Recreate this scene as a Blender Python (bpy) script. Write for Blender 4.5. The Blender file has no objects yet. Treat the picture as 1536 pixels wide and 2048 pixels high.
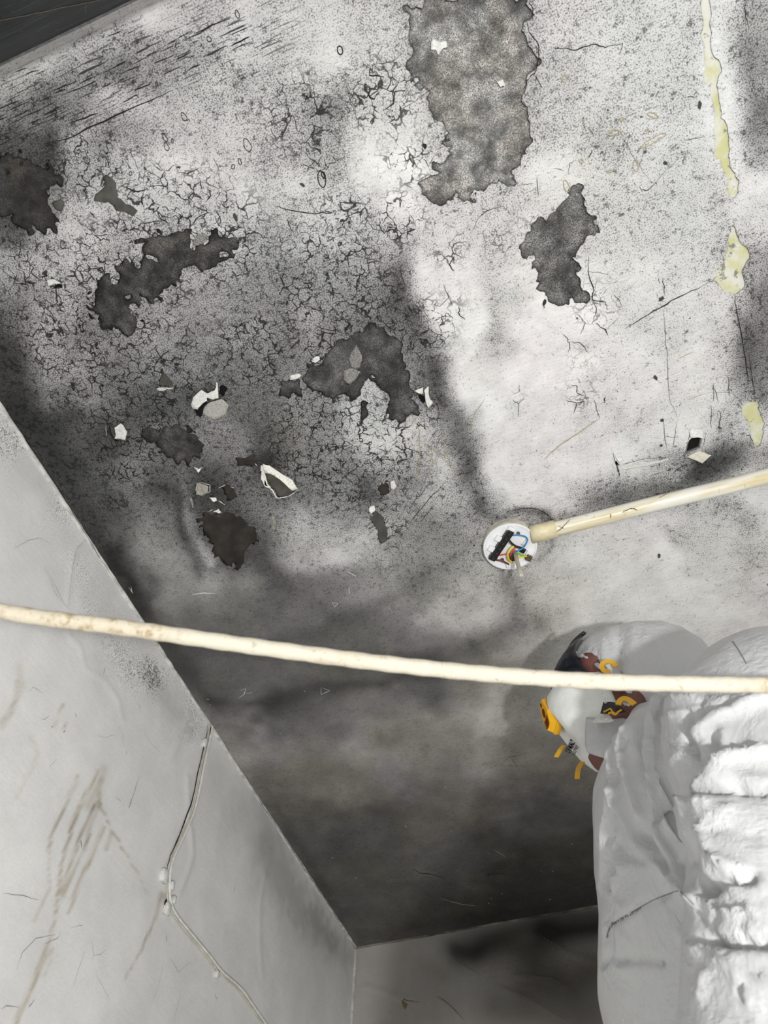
import bpy, bmesh, math, random
import numpy as np
from mathutils import Vector, Matrix, noise as mnoise

random.seed(7)
rng = np.random.default_rng(7)
S = bpy.context.scene
COL = S.collection

# ------------------------------------------------------------------ camera
FPX, CX, CY = 1420.0, 768.0, 1024.0        # focal length in pixels of the 1536x2048 frame
ZC = 0.80                                  # camera height above the floor
HC = 1.05                                  # ceiling height above the camera
ZT = ZC + HC


def cam_ray(u, v):
    return np.array([(u - CX) / FPX, -(v - CY) / FPX, -1.0])


_A = cam_ray(-6150, 3090); _A /= np.linalg.norm(_A)
_B = cam_ray(1830, 3600); _B /= np.linalg.norm(_B)
_X = -_A
_Y = _B - _X * (_B @ _X); _Y /= np.linalg.norm(_Y)
_Z = np.cross(_X, _Y)
RW = np.array([_X, _Y, _Z])                # camera space -> room space

cam_d = bpy.data.cameras.new('camera')
cam_d.sensor_fit = 'VERTICAL'
cam_d.sensor_height = 36.0
cam_d.lens = FPX / 2048.0 * 36.0
cam_d.clip_start = 0.02
cam_d.dof.use_dof = True
cam_d.dof.focus_distance = 1.25
cam_d.dof.aperture_fstop = 11.0
cam_o = bpy.data.objects.new('camera', cam_d)
COL.objects.link(cam_o)
m = Matrix.Identity(4)
for i in range(3):
    for j in range(3):
        m[i][j] = RW[i][j]
m.translation = (0, 0, ZC)
cam_o.matrix_world = m
S.camera = cam_o

# ------------------------------------------------------------------ light
LAMP = (0.37, -0.30, -0.48)                # hand-held work lamp, relative to the camera
world = bpy.data.worlds.new('world')
S.world = world
world.use_nodes = True
bg = world.node_tree.nodes['Background']
bg.inputs[0].default_value = (1.0, 1.0, 1.0, 1)
bg.inputs[1].default_value = 0.52
ld = bpy.data.lights.new('work_lamp', 'POINT')
ld.energy = 72.0
ld.shadow_soft_size = 0.028
ld.color = (1.0, 1.0, 0.995)
lo = bpy.data.objects.new('work_lamp', ld)
lo.location = (LAMP[0], LAMP[1], LAMP[2] + ZC)
COL.objects.link(lo)

S.view_settings.view_transform = 'Standard'
S.view_settings.look = 'None'
S.view_settings.gamma = 1.0
S.view_settings.use_curve_mapping = False
S.view_settings.exposure = 0.0

# ------------------------------------------------------------------ pixel <-> room helpers
XL, YB, YF, XR = -0.747, 1.755, -0.224, 1.25   # left wall, back wall, header face, right wall


def ray(u, v):
    return RW @ cam_ray(u, v)


def at_z(u, v, drop=0.0):
    r = ray(u, v); p = r * (HC - drop) / r[2]
    return Vector((p[0], p[1], p[2] + ZC))


def at_x(u, v, x=XL):
    r = ray(u, v); p = r * x / r[0]
    return Vector((p[0], p[1], p[2] + ZC))


def at_y(u, v, y=YB):
    r = ray(u, v); p = r * y / r[1]
    return Vector((p[0], p[1], p[2] + ZC))


def project(P):
    """room points (n,3) -> pixels (n,2)"""
    q = (np.asarray(P) - np.array([0, 0, ZC])) @ RW     # = RW^T p
    d = np.maximum(-q[:, 2], 1e-3)
    return np.stack([CX + FPX * q[:, 0] / d, CY - FPX * q[:, 1] / d], 1)


def zp(ox, oy, s, pts):
    return [(ox + x / s, oy + y / s) for x, y in pts]


def seg_dist(P, pts):
    """distance of points (n,2) to a polyline"""
    best = np.full(len(P), 1e9)
    pts = [np.array(p, float) for p in pts]
    if len(pts) == 1:
        return np.hypot(*(P - pts[0]).T)
    for a, b in zip(pts[:-1], pts[1:]):
        ab = b - a
        t = np.clip(((P - a) @ ab) / max(ab @ ab, 1e-12), 0, 1)
        d = P - a - t[:, None] * ab
        best = np.minimum(best, np.hypot(d[:, 0], d[:, 1]))
    return best


def inside(P, poly):
    x, y = P[:, 0], P[:, 1]
    r = np.zeros(len(P), bool)
    n = len(poly)
    for i in range(n):
        x1, y1 = poly[i]; x2, y2 = poly[(i + 1) % n]
        if y1 == y2:
            continue
        c = ((y1 > y) != (y2 > y)) & (x < (x2 - x1) * (y - y1) / (y2 - y1) + x1)
        r ^= c
    return r


def lin(g):
    g = np.asarray(g, float) / 255.0
    return np.where(g <= 0.04045, g / 12.92, ((g + 0.055) / 1.055) ** 2.4)


def vnoise(P, scale, seed=0):
    """cheap vectorised value noise, points (n,2) -> 0..1"""
    r = np.random.default_rng(seed)
    T = r.random((256, 256))
    q = P * scale
    i = np.floor(q).astype(int); f = q - i
    f = f * f * (3 - 2 * f)
    x0, y0 = i[:, 0] % 256, i[:, 1] % 256
    x1, y1 = (x0 + 1) % 256, (y0 + 1) % 256
    return ((T[x0, y0] * (1 - f[:, 0]) + T[x1, y0] * f[:, 0]) * (1 - f[:, 1])
            + (T[x0, y1] * (1 - f[:, 0]) + T[x1, y1] * f[:, 0]) * f[:, 1])


# ------------------------------------------------------------------ object helpers
def link(name, me, mat=None, parent=None, smooth=False):
    o = bpy.data.objects.new(name, me)
    COL.objects.link(o)
    if mat is not None:
        me.materials.append(mat)
    if parent is not None:
        o.parent = parent
        o.matrix_parent_inverse = parent.matrix_world.inverted()
    if smooth:
        me.polygons.foreach_set('use_smooth', [True] * len(me.polygons))
    return o


def mesh_np(name, V, F, smooth=False, attrs=None):
    me = bpy.data.meshes.new(name)
    me.from_pydata([tuple(v) for v in V], [], F)
    me.validate()
    me.update()
    if attrs:
        for k, a in attrs.items():
            at = me.attributes.new(k, 'FLOAT', 'POINT')
            at.data.foreach_set('value', np.asarray(a, np.float32))
    if smooth:
        me.polygons.foreach_set('use_smooth', [True] * len(me.polygons))
    return me


def bm_obj(name, bm, mat=None, parent=None, smooth=False):
    me = bpy.data.meshes.new(name)
    bmesh.ops.recalc_face_normals(bm, faces=bm.faces)
    bm.to_mesh(me); bm.free()
    return link(name, me, mat, parent, smooth)


def empty(name, loc):
    o = bpy.data.objects.new(name, None)
    o.location = loc
    o.empty_display_size = 0.05
    COL.objects.link(o)
    o.matrix_world = Matrix.Translation(Vector(loc))
    return o


def tag(o, label, cat, group=None):
    o['label'] = label; o['category'] = cat
    if group:
        o['group'] = group
    return o


def structure(o, label=None):
    o['kind'] = 'structure'
    if label:
        o['label'] = label
        o['category'] = o.name.split('_')[0]
    return o


def add_box(bm, c, sx, sy, sz, rot=None, bevel=0.0):
    r = bmesh.ops.create_cube(bm, size=1.0)
    vs = r['verts']
    M = Matrix.Translation(Vector(c)) @ (rot.to_4x4() if rot else Matrix.Identity(4)) @ Matrix.Diagonal((sx, sy, sz, 1))
    bmesh.ops.transform(bm, matrix=M, verts=vs)
    if bevel:
        es = list({e for v in vs for e in v.link_edges})
        bmesh.ops.bevel(bm, geom=es, offset=bevel, segments=2, affect='EDGES', profile=0.5)


def add_tube(bm, pts, rad, seg=10, caps=True):
    pts = [Vector(p) for p in pts]
    n = len(pts)
    rads = rad if isinstance(rad, (list, tuple)) else [rad] * n
    rings = []
    prev = None
    for i, p in enumerate(pts):
        t = (pts[min(i + 1, n - 1)] - pts[max(i - 1, 0)]).normalized()
        if prev is None:
            a = t.orthogonal().normalized()
        else:
            a = (prev - t * prev.dot(t)).normalized()
        prev = a
        b = t.cross(a)
        rings.append([bm.verts.new(p + (a * math.cos(2 * math.pi * k / seg) + b * math.sin(2 * math.pi * k / seg)) * rads[i]) for k in range(seg)])
    for r0, r1 in zip(rings[:-1], rings[1:]):
        for k in range(seg):
            bm.faces.new((r0[k], r0[(k + 1) % seg], r1[(k + 1) % seg], r1[k]))
    if caps:
        bm.faces.new(rings[0][::-1]); bm.faces.new(rings[-1])


def smooth_path(pts, n=6):
    pts = [Vector(p) for p in pts]
    out = []
    for i in range(len(pts) - 1):
        p0 = pts[max(i - 1, 0)]; p1 = pts[i]; p2 = pts[i + 1]; p3 = pts[min(i + 2, len(pts) - 1)]
        for k in range(n):
            t = k / n
            out.append(0.5 * ((2 * p1) + (p2 - p0) * t + (2 * p0 - 5 * p1 + 4 * p2 - p3) * t * t + (3 * p1 - p0 - 3 * p2 + p3) * t ** 3))
    out.append(pts[-1])
    return out


def add_ellipsoid(bm, c, r, rot=None, seg=24, rings=16):
    q = bmesh.ops.create_uvsphere(bm, u_segments=seg, v_segments=rings, radius=1.0)
    M = Matrix.Translation(Vector(c)) @ (rot.to_4x4() if rot else Matrix.Identity(4)) @ Matrix.Diagonal((r[0], r[1], r[2], 1))
    bmesh.ops.transform(bm, matrix=M, verts=q['verts'])


def add_disc_stack(bm, c, prof, seg=40, axis=None):
    """lathe about +z (or axis matrix) : prof = [(r, z)...]"""
    M = Matrix.Translation(Vector(c)) @ (axis.to_4x4() if axis else Matrix.Identity(4))
    rings = []
    for r, z in prof:
        if r <= 1e-6:
            rings.append([bm.verts.new(M @ Vector((0, 0, z)))])
        else:
            rings.append([bm.verts.new(M @ Vector((r * math.cos(2 * math.pi * k / seg), r * math.sin(2 * math.pi * k / seg), z))) for k in range(seg)])
    for a, b in zip(rings[:-1], rings[1:]):
        for k in range(seg):
            k2 = (k + 1) % seg
            if len(a) == 1 and len(b) == 1:
                continue
            if len(a) == 1:
                bm.faces.new((a[0], b[k2], b[k]))
            elif len(b) == 1:
                bm.faces.new((a[k], a[k2], b[0]))
            else:
                bm.faces.new((a[k], a[k2], b[k2], b[k]))


def add_loft(bm, rings, caps=True):
    R = [[bm.verts.new(p) for p in r] for r in rings]
    n = len(R[0])
    for a, b in zip(R[:-1], R[1:]):
        for k in range(n):
            bm.faces.new((a[k], a[(k + 1) % n], b[(k + 1) % n], b[k]))
    if caps:
        bm.faces.new(R[0][::-1]); bm.faces.new(R[-1])


# ------------------------------------------------------------------ shader helpers
class NT:
    def __init__(self, name):
        self.mat = bpy.data.materials.new(name)
        self.mat.use_nodes = True
        self.t = self.mat.node_tree
        self.p = self.t.nodes['Principled BSDF']
        self._co = None

    def new(self, kind, **props):
        n = self.t.nodes.new(kind)
        for k, v in props.items():
            setattr(n, k, v)
        return n

    def put(self, sock, v):
        if isinstance(v, bpy.types.NodeSocket):
            self.t.links.new(v, sock)
        elif v is not None:
            if sock.type == 'RGBA' and not hasattr(v, '__len__'):
                v = (v, v, v, 1)
            if sock.type == 'RGBA' and len(v) == 3:
                v = (*v, 1)
            sock.default_value = v

    def co(self):
        if self._co is None:
            self._co = self.new('ShaderNodeTexCoord').outputs['Object']
        return self._co

    def mapping(self, scale=(1, 1, 1), rot=(0, 0, 0), loc=(0, 0, 0), vec=None):
        n = self.new('ShaderNodeMapping')
        self.put(n.inputs['Vector'], vec or self.co())
        n.inputs['Scale'].default_value = scale
        n.inputs['Rotation'].default_value = rot
        n.inputs['Location'].default_value = loc
        return n.outputs[0]

    def noise(self, scale, detail=2.0, rough=0.5, vec=None, dist=0.0):
        n = self.new('ShaderNodeTexNoise')
        self.put(n.inputs['Vector'], vec or self.co())
        n.inputs['Scale'].default_value = scale
        n.inputs['Detail'].default_value = detail
        n.inputs['Roughness'].default_value = rough
        n.inputs['Distortion'].default_value = dist
        return n.outputs['Fac']

    def noisecol(self, scale, vec=None, detail=1.0):
        n = self.new('ShaderNodeTexNoise')
        self.put(n.inputs['Vector'], vec or self.co())
        n.inputs['Scale'].default_value = scale
        n.inputs['Detail'].default_value = detail
        return n.outputs['Color']

    def voronoi(self, scale, feature='F1', vec=None, rnd=1.0, out='Distance'):
        n = self.new('ShaderNodeTexVoronoi', feature=feature)
        self.put(n.inputs['Vector'], vec or self.co())
        n.inputs['Scale'].default_value = scale
        n.inputs['Randomness'].default_value = rnd
        return n.outputs[out]

    def math(self, op, a, b=None, c=None, clamp=False):
        n = self.new('ShaderNodeMath', operation=op, use_clamp=clamp)
        self.put(n.inputs[0], a)
        if b is not None:
            self.put(n.inputs[1], b)
        if c is not None:
            self.put(n.inputs[2], c)
        return n.outputs[0]

    def sstep(self, x, lo, hi, a=0.0, b=1.0):
        n = self.new('ShaderNodeMapRange', interpolation_type='SMOOTHSTEP')
        self.put(n.inputs['Value'], x)
        self.put(n.inputs['From Min'], lo); self.put(n.inputs['From Max'], hi)
        self.put(n.inputs['To Min'], a); self.put(n.inputs['To Max'], b)
        return n.outputs[0]

    def mix(self, f, a, b, mode='MIX'):
        n = self.new('ShaderNodeMix', data_type='RGBA', blend_type=mode)
        self.put(n.inputs[0], f); self.put(n.inputs[6], a); self.put(n.inputs[7], b)
        return n.outputs[2]

    def attr(self, name):
        n = self.new('ShaderNodeAttribute'); n.attribute_name = name
        return n.outputs['Fac']

    def gray(self, v):
        n = self.new('ShaderNodeCombineColor')
        for i in range(3):
            self.put(n.inputs[i], v)
        return n.outputs[0]

    def vadd(self, a, b, s):
        """a + b*s (vectors)"""
        n = self.new('ShaderNodeVectorMath', operation='MULTIPLY_ADD')
        self.put(n.inputs[0], b)
        n.inputs[1].default_value = (s, s, s)
        self.put(n.inputs[2], a)
        return n.outputs[0]

    def bump(self, h, dist=0.001, strength=1.0, normal=None):
        n = self.new('ShaderNodeBump')
        n.inputs['Strength'].default_value = strength
        n.inputs['Distance'].default_value = dist
        self.put(n.inputs['Height'], h)
        if normal is not None:
            self.put(n.inputs['Normal'], normal)
        return n.outputs[0]

    def done(self, color=None, rough=0.6, normal=None, spec=0.3, **kw):
        self.put(self.p.inputs['Base Color'], color)
        self.put(self.p.inputs['Roughness'], rough)
        self.p.inputs['Specular IOR Level'].default_value = spec
        if normal is not None:
            self.put(self.p.inputs['Normal'], normal)
        for k, v in kw.items():
            self.put(self.p.inputs[k.replace('_', ' ')], v)
        return self.mat


def simple(name, col, rough=0.5, spec=0.4, nscale=0, namp=0.1, bscale=0, bdist=0.0005, **kw):
    t = NT(name)
    c = (*col, 1)
    if nscale:
        f = t.noise(nscale, 4, 0.6)
        c = t.mix(t.sstep(f, 0.3, 0.7), tuple(x * (1 - namp) for x in col) + (1,), tuple(min(1, x * (1 + namp)) for x in col) + (1,))
    nrm = t.bump(t.noise(bscale, 3), bdist) if bscale else None
    return t.done(c, rough, nrm, spec, **kw)


# mouldy painted ceiling: 'tone' is the pigment, the rest controls kinds of grain
def paint_material():
    t = NT('mouldy_ceiling_paint')
    tone = t.attr('tone'); speck = t.attr('speck'); crk = t.attr('crackle')
    brown = t.attr('brown'); streak = t.attr('streak'); dust = t.attr('dust')
    co = t.co()
    # soft cloudiness
    cl = t.noise(16, 5, 0.62)
    v = t.math('MULTIPLY', tone, t.sstep(cl, 0.25, 0.75, 0.82, 1.18))
    # stipple of tiny mould dots: the darker the paint, the denser the dots
    fine = t.noise(520, 2, 0.6)
    mid = t.noise(150, 3, 0.6)
    fld = t.math('MULTIPLY_ADD', t.math('SUBTRACT', mid, 0.5), 0.28, fine)
    base = t.math('MINIMUM', t.math('MULTIPLY_ADD', v, 1.42, 0.022), t.math('MULTIPLY_ADD', v, 0.45, 0.38))
    cov = t.math('DIVIDE', t.math('SUBTRACT', base, v), t.math('SUBTRACT', base, 0.02), clamp=True)
    thr = t.math('MULTIPLY_ADD', cov, 0.34, 0.345)
    msk = t.sstep(fld, t.math('SUBTRACT', thr, 0.07), t.math('ADD', thr, 0.075), 1.0, 0.0)
    stip = t.math('MULTIPLY_ADD', t.math('SUBTRACT', 0.022, base), t.math('MULTIPLY', msk, 0.84), base)
    sp = t.math('MULTIPLY', speck, 1.12, clamp=True)
    v = t.math('ADD', t.math('MULTIPLY', v, t.math('SUBTRACT', 1.0, sp)), t.math('MULTIPLY', stip, sp))
    clump = t.sstep(t.noise(150, 3, 0.65), t.math('MULTIPLY_ADD', cov, 0.16, 0.295), t.math('MULTIPLY_ADD', cov, 0.16, 0.355), 1.0, 0.0)
    v = t.math('MULTIPLY', v, t.math('MULTIPLY_ADD', t.math('MULTIPLY', clump, sp), -0.72, 1.0))
    dv = t.vadd(co, t.noisecol(120), 0.003)
    d1 = t.voronoi(150, 'F1', dv)
    dot = t.sstep(d1, 0.06, 0.17, 1.0, 0.0)
    dot = t.math('MULTIPLY', dot, t.sstep(t.noise(45, 2), 0.42, 0.6))
    v = t.math('MULTIPLY', v, t.math('MULTIPLY_ADD', dot, -0.75, 1.0))
    # bigger scattered spots
    d2 = t.voronoi(34, 'F1', t.vadd(co, t.noisecol(90), 0.005))
    spot = t.math('MULTIPLY', t.sstep(d2, 0.04, 0.13, 1.0, 0.0), t.sstep(t.noise(9, 2), 0.48, 0.62))
    v = t.math('MULTIPLY', v, t.math('MULTIPLY_ADD', t.math('MULTIPLY', spot, t.sstep(speck, 0.1, 0.5)), -0.7, 1.0))
    # brush streaks
    sv = t.mapping((26, 430, 1), vec=t.vadd(co, t.noisecol(30), 0.0010))
    sn = t.noise(1.0, 2, 0.5, vec=sv)
    st = t.math('MULTIPLY', t.sstep(sn, 0.575, 0.63), streak)
    v = t.math('MULTIPLY', v, t.math('MULTIPLY_ADD', st, -0.95, 1.0))
    # fibrous wiping marks
    fv = t.mapping((60, 420, 1), rot=(0, 0, 0.05))
    fn = t.noise(1.0, 3, 0.6, vec=fv)
    v = t.math('MULTIPLY', v, t.sstep(fn, 0.25, 0.75, 0.93, 1.07))
    # crackle
    kv = t.vadd(co, t.noisecol(38, detail=3), 0.032)
    k1 = t.voronoi(62, 'DISTANCE_TO_EDGE', kv)
    k2 = t.voronoi(125, 'DISTANCE_TO_EDGE', t.vadd(co, t.noisecol(70, detail=3), 0.018))
    brk = t.noise(40, 3, 0.6)
    w1 = t.math('MULTIPLY', t.sstep(brk, 0.40, 0.63), 0.085)
    w2 = t.math('MULTIPLY', t.sstep(t.noise(52, 3, 0.6), 0.49, 0.68), 0.085)
    l1 = t.sstep(k1, t.math('MULTIPLY', w1, 0.35), w1, 1.0, 0.0)
    l2 = t.sstep(k2, t.math('MULTIPLY', w2, 0.55), w2, 1.0, 0.0)
    crack = t.math('MULTIPLY', t.math('MAXIMUM', l1, t.math('MULTIPLY', l2, 0.8)), t.sstep(crk, 0.05, 0.55))
    v = t.math('MULTIPLY', v, t.math('MULTIPLY_ADD', crack, -0.93, 1.0))
    # white dust specks
    d3 = t.voronoi(46, 'F1')
    ds = t.math('MULTIPLY', t.sstep(d3, 0.05, 0.11, 1.0, 0.0), t.math('MULTIPLY', dust, t.sstep(t.noise(21, 1), 0.5, 0.6)))
    v = t.math('MAXIMUM', v, t.math('MULTIPLY', ds, 0.42))
    v = t.math('MINIMUM', v, 0.86)
    v = t.math('MAXIMUM', v, 0.009)
    warm = t.mix(brown, (0.985, 0.99, 0.985, 1), (1.04, 0.985, 0.88, 1))
    cold = t.mix(t.sstep(t.noise(5, 3), 0.4, 0.65), warm, (1.02, 0.98, 0.985, 1))
    col = t.mix(1.0, t.gray(v), cold, 'MULTIPLY')
    h = t.math('MULTIPLY_ADD', crack, -1.2, t.math('MULTIPLY_ADD', dot, -0.25, t.math('MULTIPLY', t.noise(190, 4, 0.6), 0.9)))
    n1 = t.bump(h, 0.0009, 0.75)
    n2 = t.bump(t.noise(22, 4, 0.55), 0.003, 0.5, n1)
    return t.done(col, t.sstep(tone, 0.02, 0.5, 0.62, 0.55), n2, 0.25)


def patch_material(name, dark, light, net=1.0, brown=0.3, scale=430):
    """bare surface under the paint: a net of pale ridges round dark pores"""
    t = NT(name)
    co = t.co()
    kv = t.vadd(co, t.noisecol(150), 0.002)
    e = t.voronoi(scale, 'DISTANCE_TO_EDGE', kv)
    wn = t.noise(40, 3, 0.6)
    ln = t.sstep(e, 0.05, 0.30, 1.0, 0.0)
    big = t.sstep(t.noise(24, 4, 0.6), 0.32, 0.68)
    amp = t.math('MULTIPLY', ln, t.math('MULTIPLY_ADD', t.sstep(wn, 0.3, 0.7), 0.8 * net, 0.1 * net))
    v = t.math('MULTIPLY_ADD', amp, light - dark, dark)
    v = t.math('MULTIPLY', v, t.math('MULTIPLY_ADD', big, 0.85, 0.6))
    v = t.math('MULTIPLY', v, t.math('EXPONENT', t.math('MULTIPLY', t.math('SUBTRACT', t.noise(420, 3, 0.7), 0.5), 2.0)))
    v = t.math('MULTIPLY', v, t.math('MULTIPLY_ADD', t.attr('rim'), -0.85, 1.0))  # patch border darkened: grime and the shade of the recess, put into the colour
    tint = t.mix(t.sstep(t.noise(18, 3), 0.45, 0.6), (1, 0.985, 0.955, 1), (1.0 + 0.12 * brown, 0.97, 0.93 - 0.1 * brown, 1))
    col = t.mix(1.0, t.gray(v), tint, 'MULTIPLY')
    return t.done(col, 0.6, t.bump(t.math('MULTIPLY_ADD', ln, 0.6, t.noise(300, 3)), 0.0008, 0.8), 0.25)


def tone_mat(name, rough=0.6, base_noise=12, bdist=0.001):
    """plain painted surface whose pigment comes from the mesh attribute 'tone'"""
    t = NT(name)
    v = t.math('MULTIPLY', t.attr('tone'), t.sstep(t.noise(base_noise, 5, 0.6), 0.25, 0.75, 0.93, 1.07))
    spk = t.attr('speck')
    dv = t.vadd(t.co(), t.noisecol(160), 0.004)
    d = t.voronoi(330, 'F1', dv)
    size = t.math('MULTIPLY', spk, t.sstep(t.noise(75, 3, 0.7), 0.25, 0.7, 0.25, 1.1))
    dot = t.sstep(d, t.math('MULTIPLY', size, 0.45), t.math('ADD', size, 0.03), 1.0, 0.0)
    v = t.math('MULTIPLY', v, t.math('MULTIPLY_ADD', t.math('MULTIPLY', dot, t.sstep(spk, 0.05, 0.2)), -0.72, 1.0))
    fine = t.math('SUBTRACT', t.noise(420, 3, 0.7), 0.5)
    v = t.math('MULTIPLY', v, t.math('EXPONENT', t.math('MULTIPLY', fine, t.math('MULTIPLY_ADD', spk, 3.5, 0.12))))
    col = t.mix(t.attr('brown'), (1.0, 1.0, 0.99, 1), (1.0, 0.88, 0.72, 1))
    col = t.mix(1.0, t.gray(v), col, 'MULTIPLY')
    h = t.math('MULTIPLY_ADD', t.noise(14, 4, 0.55), 2.2, t.math('MULTIPLY', t.noise(150, 3, 0.5), 0.25))
    dv2 = t.mapping((1, 30, 110), rot=(0.65, 0, 0))
    h = t.math('MULTIPLY_ADD', t.noise(1.0, 4, 0.6, vec=dv2), 0.55, h)
    return t.done(col, rough, t.bump(h, bdist, 0.7), 0.3)


M_PAINT = paint_material()
M_WALL = tone_mat('wall_emulsion', 0.55)
M_WALLB = tone_mat('stained_back_wall', 0.6)
M_CRACK = simple('crack_dark', (0.022, 0.02, 0.018), 0.9, 0.1)
M_HAIR = simple('dusty_scratch', (0.20, 0.19, 0.18), 0.9, 0.1)
M_STRAW = simple('straw_stain', (0.36, 0.32, 0.20), 0.9, 0.1)
M_FLAKE = simple('clean_white_flake', (0.64, 0.64, 0.61), 0.5, 0.4, nscale=260, namp=0.14)
M_FLAKED = simple('grimy_flake', (0.20, 0.195, 0.18), 0.6, 0.3, nscale=620, namp=0.6)
M_CARD = simple('torn_lining_paper', (0.66, 0.63, 0.54), 0.7, 0.2, nscale=200, namp=0.12)
M_RIM = simple('broken_plaster_rim', (0.74, 0.73, 0.66), 0.7, 0.2, nscale=400, namp=0.2)

# ------------------------------------------------------------------ ceiling pigment
# average greys of the ceiling, one value per 64 px cell of the photograph (rows down, columns across)
GREY = """
195 209 209 203 226 192 198 215 189 201 216 196 178 170 167 172 182 198 200 206 224 204 227 169
209 209 181 167 164 165 158 192 193 199 221 194 194 166 162 167 178 208 207 197 218 201 249 141
186 127 137 119 149 166 189 162 179 200 179 209 192 162 162 167 177 185 203 205 211 216 253 140
133 113 120 181 182 185 170 178 183 161 141 203 202 181 167 162 177 194 193 193 204 205 234 115
 79  66 158 127 144 176 180 196 171 166 166 216 226 191 167 167 183 210 187 181 204 196 226 169
 62  61 150 181 189 215 215 213 191 201 174 230 243 202 176 180 221 237 209 188 214 204 222 243
 67  90 166 181 186 192 192 209 194 177 203 180 243 203 200 202 217 210 196 189 194 203 202 217
 90 158 175 175 168 161 169 169 153 166 186 181 186 192 206 186 195 198 200 190 195 205 193 199
152 154 169 151 142 142 148 146 124 120 140 153 133 219 244 205 220 218 227 211 211 208 188 150
106 158 130 133 134 133 134 125 130 140 135 130 109 232 254 186 185 249 232 218 211 207 212 118
 68 147 106 130 132 122 127 131 130 125 123 108 107 192 220 162 249 232 210 216 200 213 183 108
 58 130 130 111 120 103 108 107 124 118 115 107 118 105 218 207 255 252 241 201 222 215 182 115
 57 102 119  93  70  83  56  93 107 124 123 169 136 102 220 242 271 229 212 204 210 209 201 140
 51  54  76  62  90  91 124 119  88 110 137 192 198 162 127 222 234 211 193 202 207 209 155 196
 50  52  57  80 107  88  70  91  40 115 130 138 156 186 118 218 229 214 209 212 156  77  81 169
 60  60  68  68 103  60  57  85  86 101 122  82 132 159 147 177 205 195 151 136 131 144 195 226
 60  60  63  84 106  91  63  72  88 139 146 164 141 123 142 143 150 171 194 207 211 180 181 183
 60  60  64  68 115 123 101  62  69 150 158 153 122 126 141 159 166 182 196 190 208 190 184 158
 60  60  62  62  54 112 129 104  71  98 104 120 137 105 143 168 150 169 194 200 199 196 199 181
 60  60  60  54  53  88  97  87  92  93  95  96 105 133 164 164 126 169 186 191 191 191 187 186
 70  70  70  70  65  71  81  86  87  93  88  87  91 100 119 130 149 170 182 185 185 185 182 182
 70  70  70  70  70  72  81  86  88  90  85 100  81  76 106 131 146 160 170 175 175 175 175 175
 90  90  90  90  90  96 105 107  65  73  86  97  95 112 119 140 140 140 140 140 140 140 140 140
100 100 100 100 100 100 107 118 107  96 101 119 111 109 107 129 125 120 120 120 120 120 120 120
 90  90  90  90  90  90  96  97  88  92 101 100  99  83  89 109 100 100 100 100 100 100 100 100
 80  80  80  80  80  80  80  80  82  77  68  67  73  76  88  85  76  76  76  76  76  76  76  76
 70  70  70  70  70  70  70  70  73  70  61  69  66  77  81  68  60  60  60  60  60  60  60  60
 65  65  65  65  65  65  65  65  65  68  68  65  64  68  68  52  48  48  48  48  48  48  48  48
 60  60  60  60  60  60  60  60  60  61  66  64  63  60  53  42  42  42  42  42  42  42  42  42
 60  60  60  60  60  60  60  60  60  60  68  64  63  59  50  42  42  42  42  42  42  42  42  42
"""
GREY = np.array([[float(x) for x in r.split()] for r in GREY.strip().splitlines()])

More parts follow.
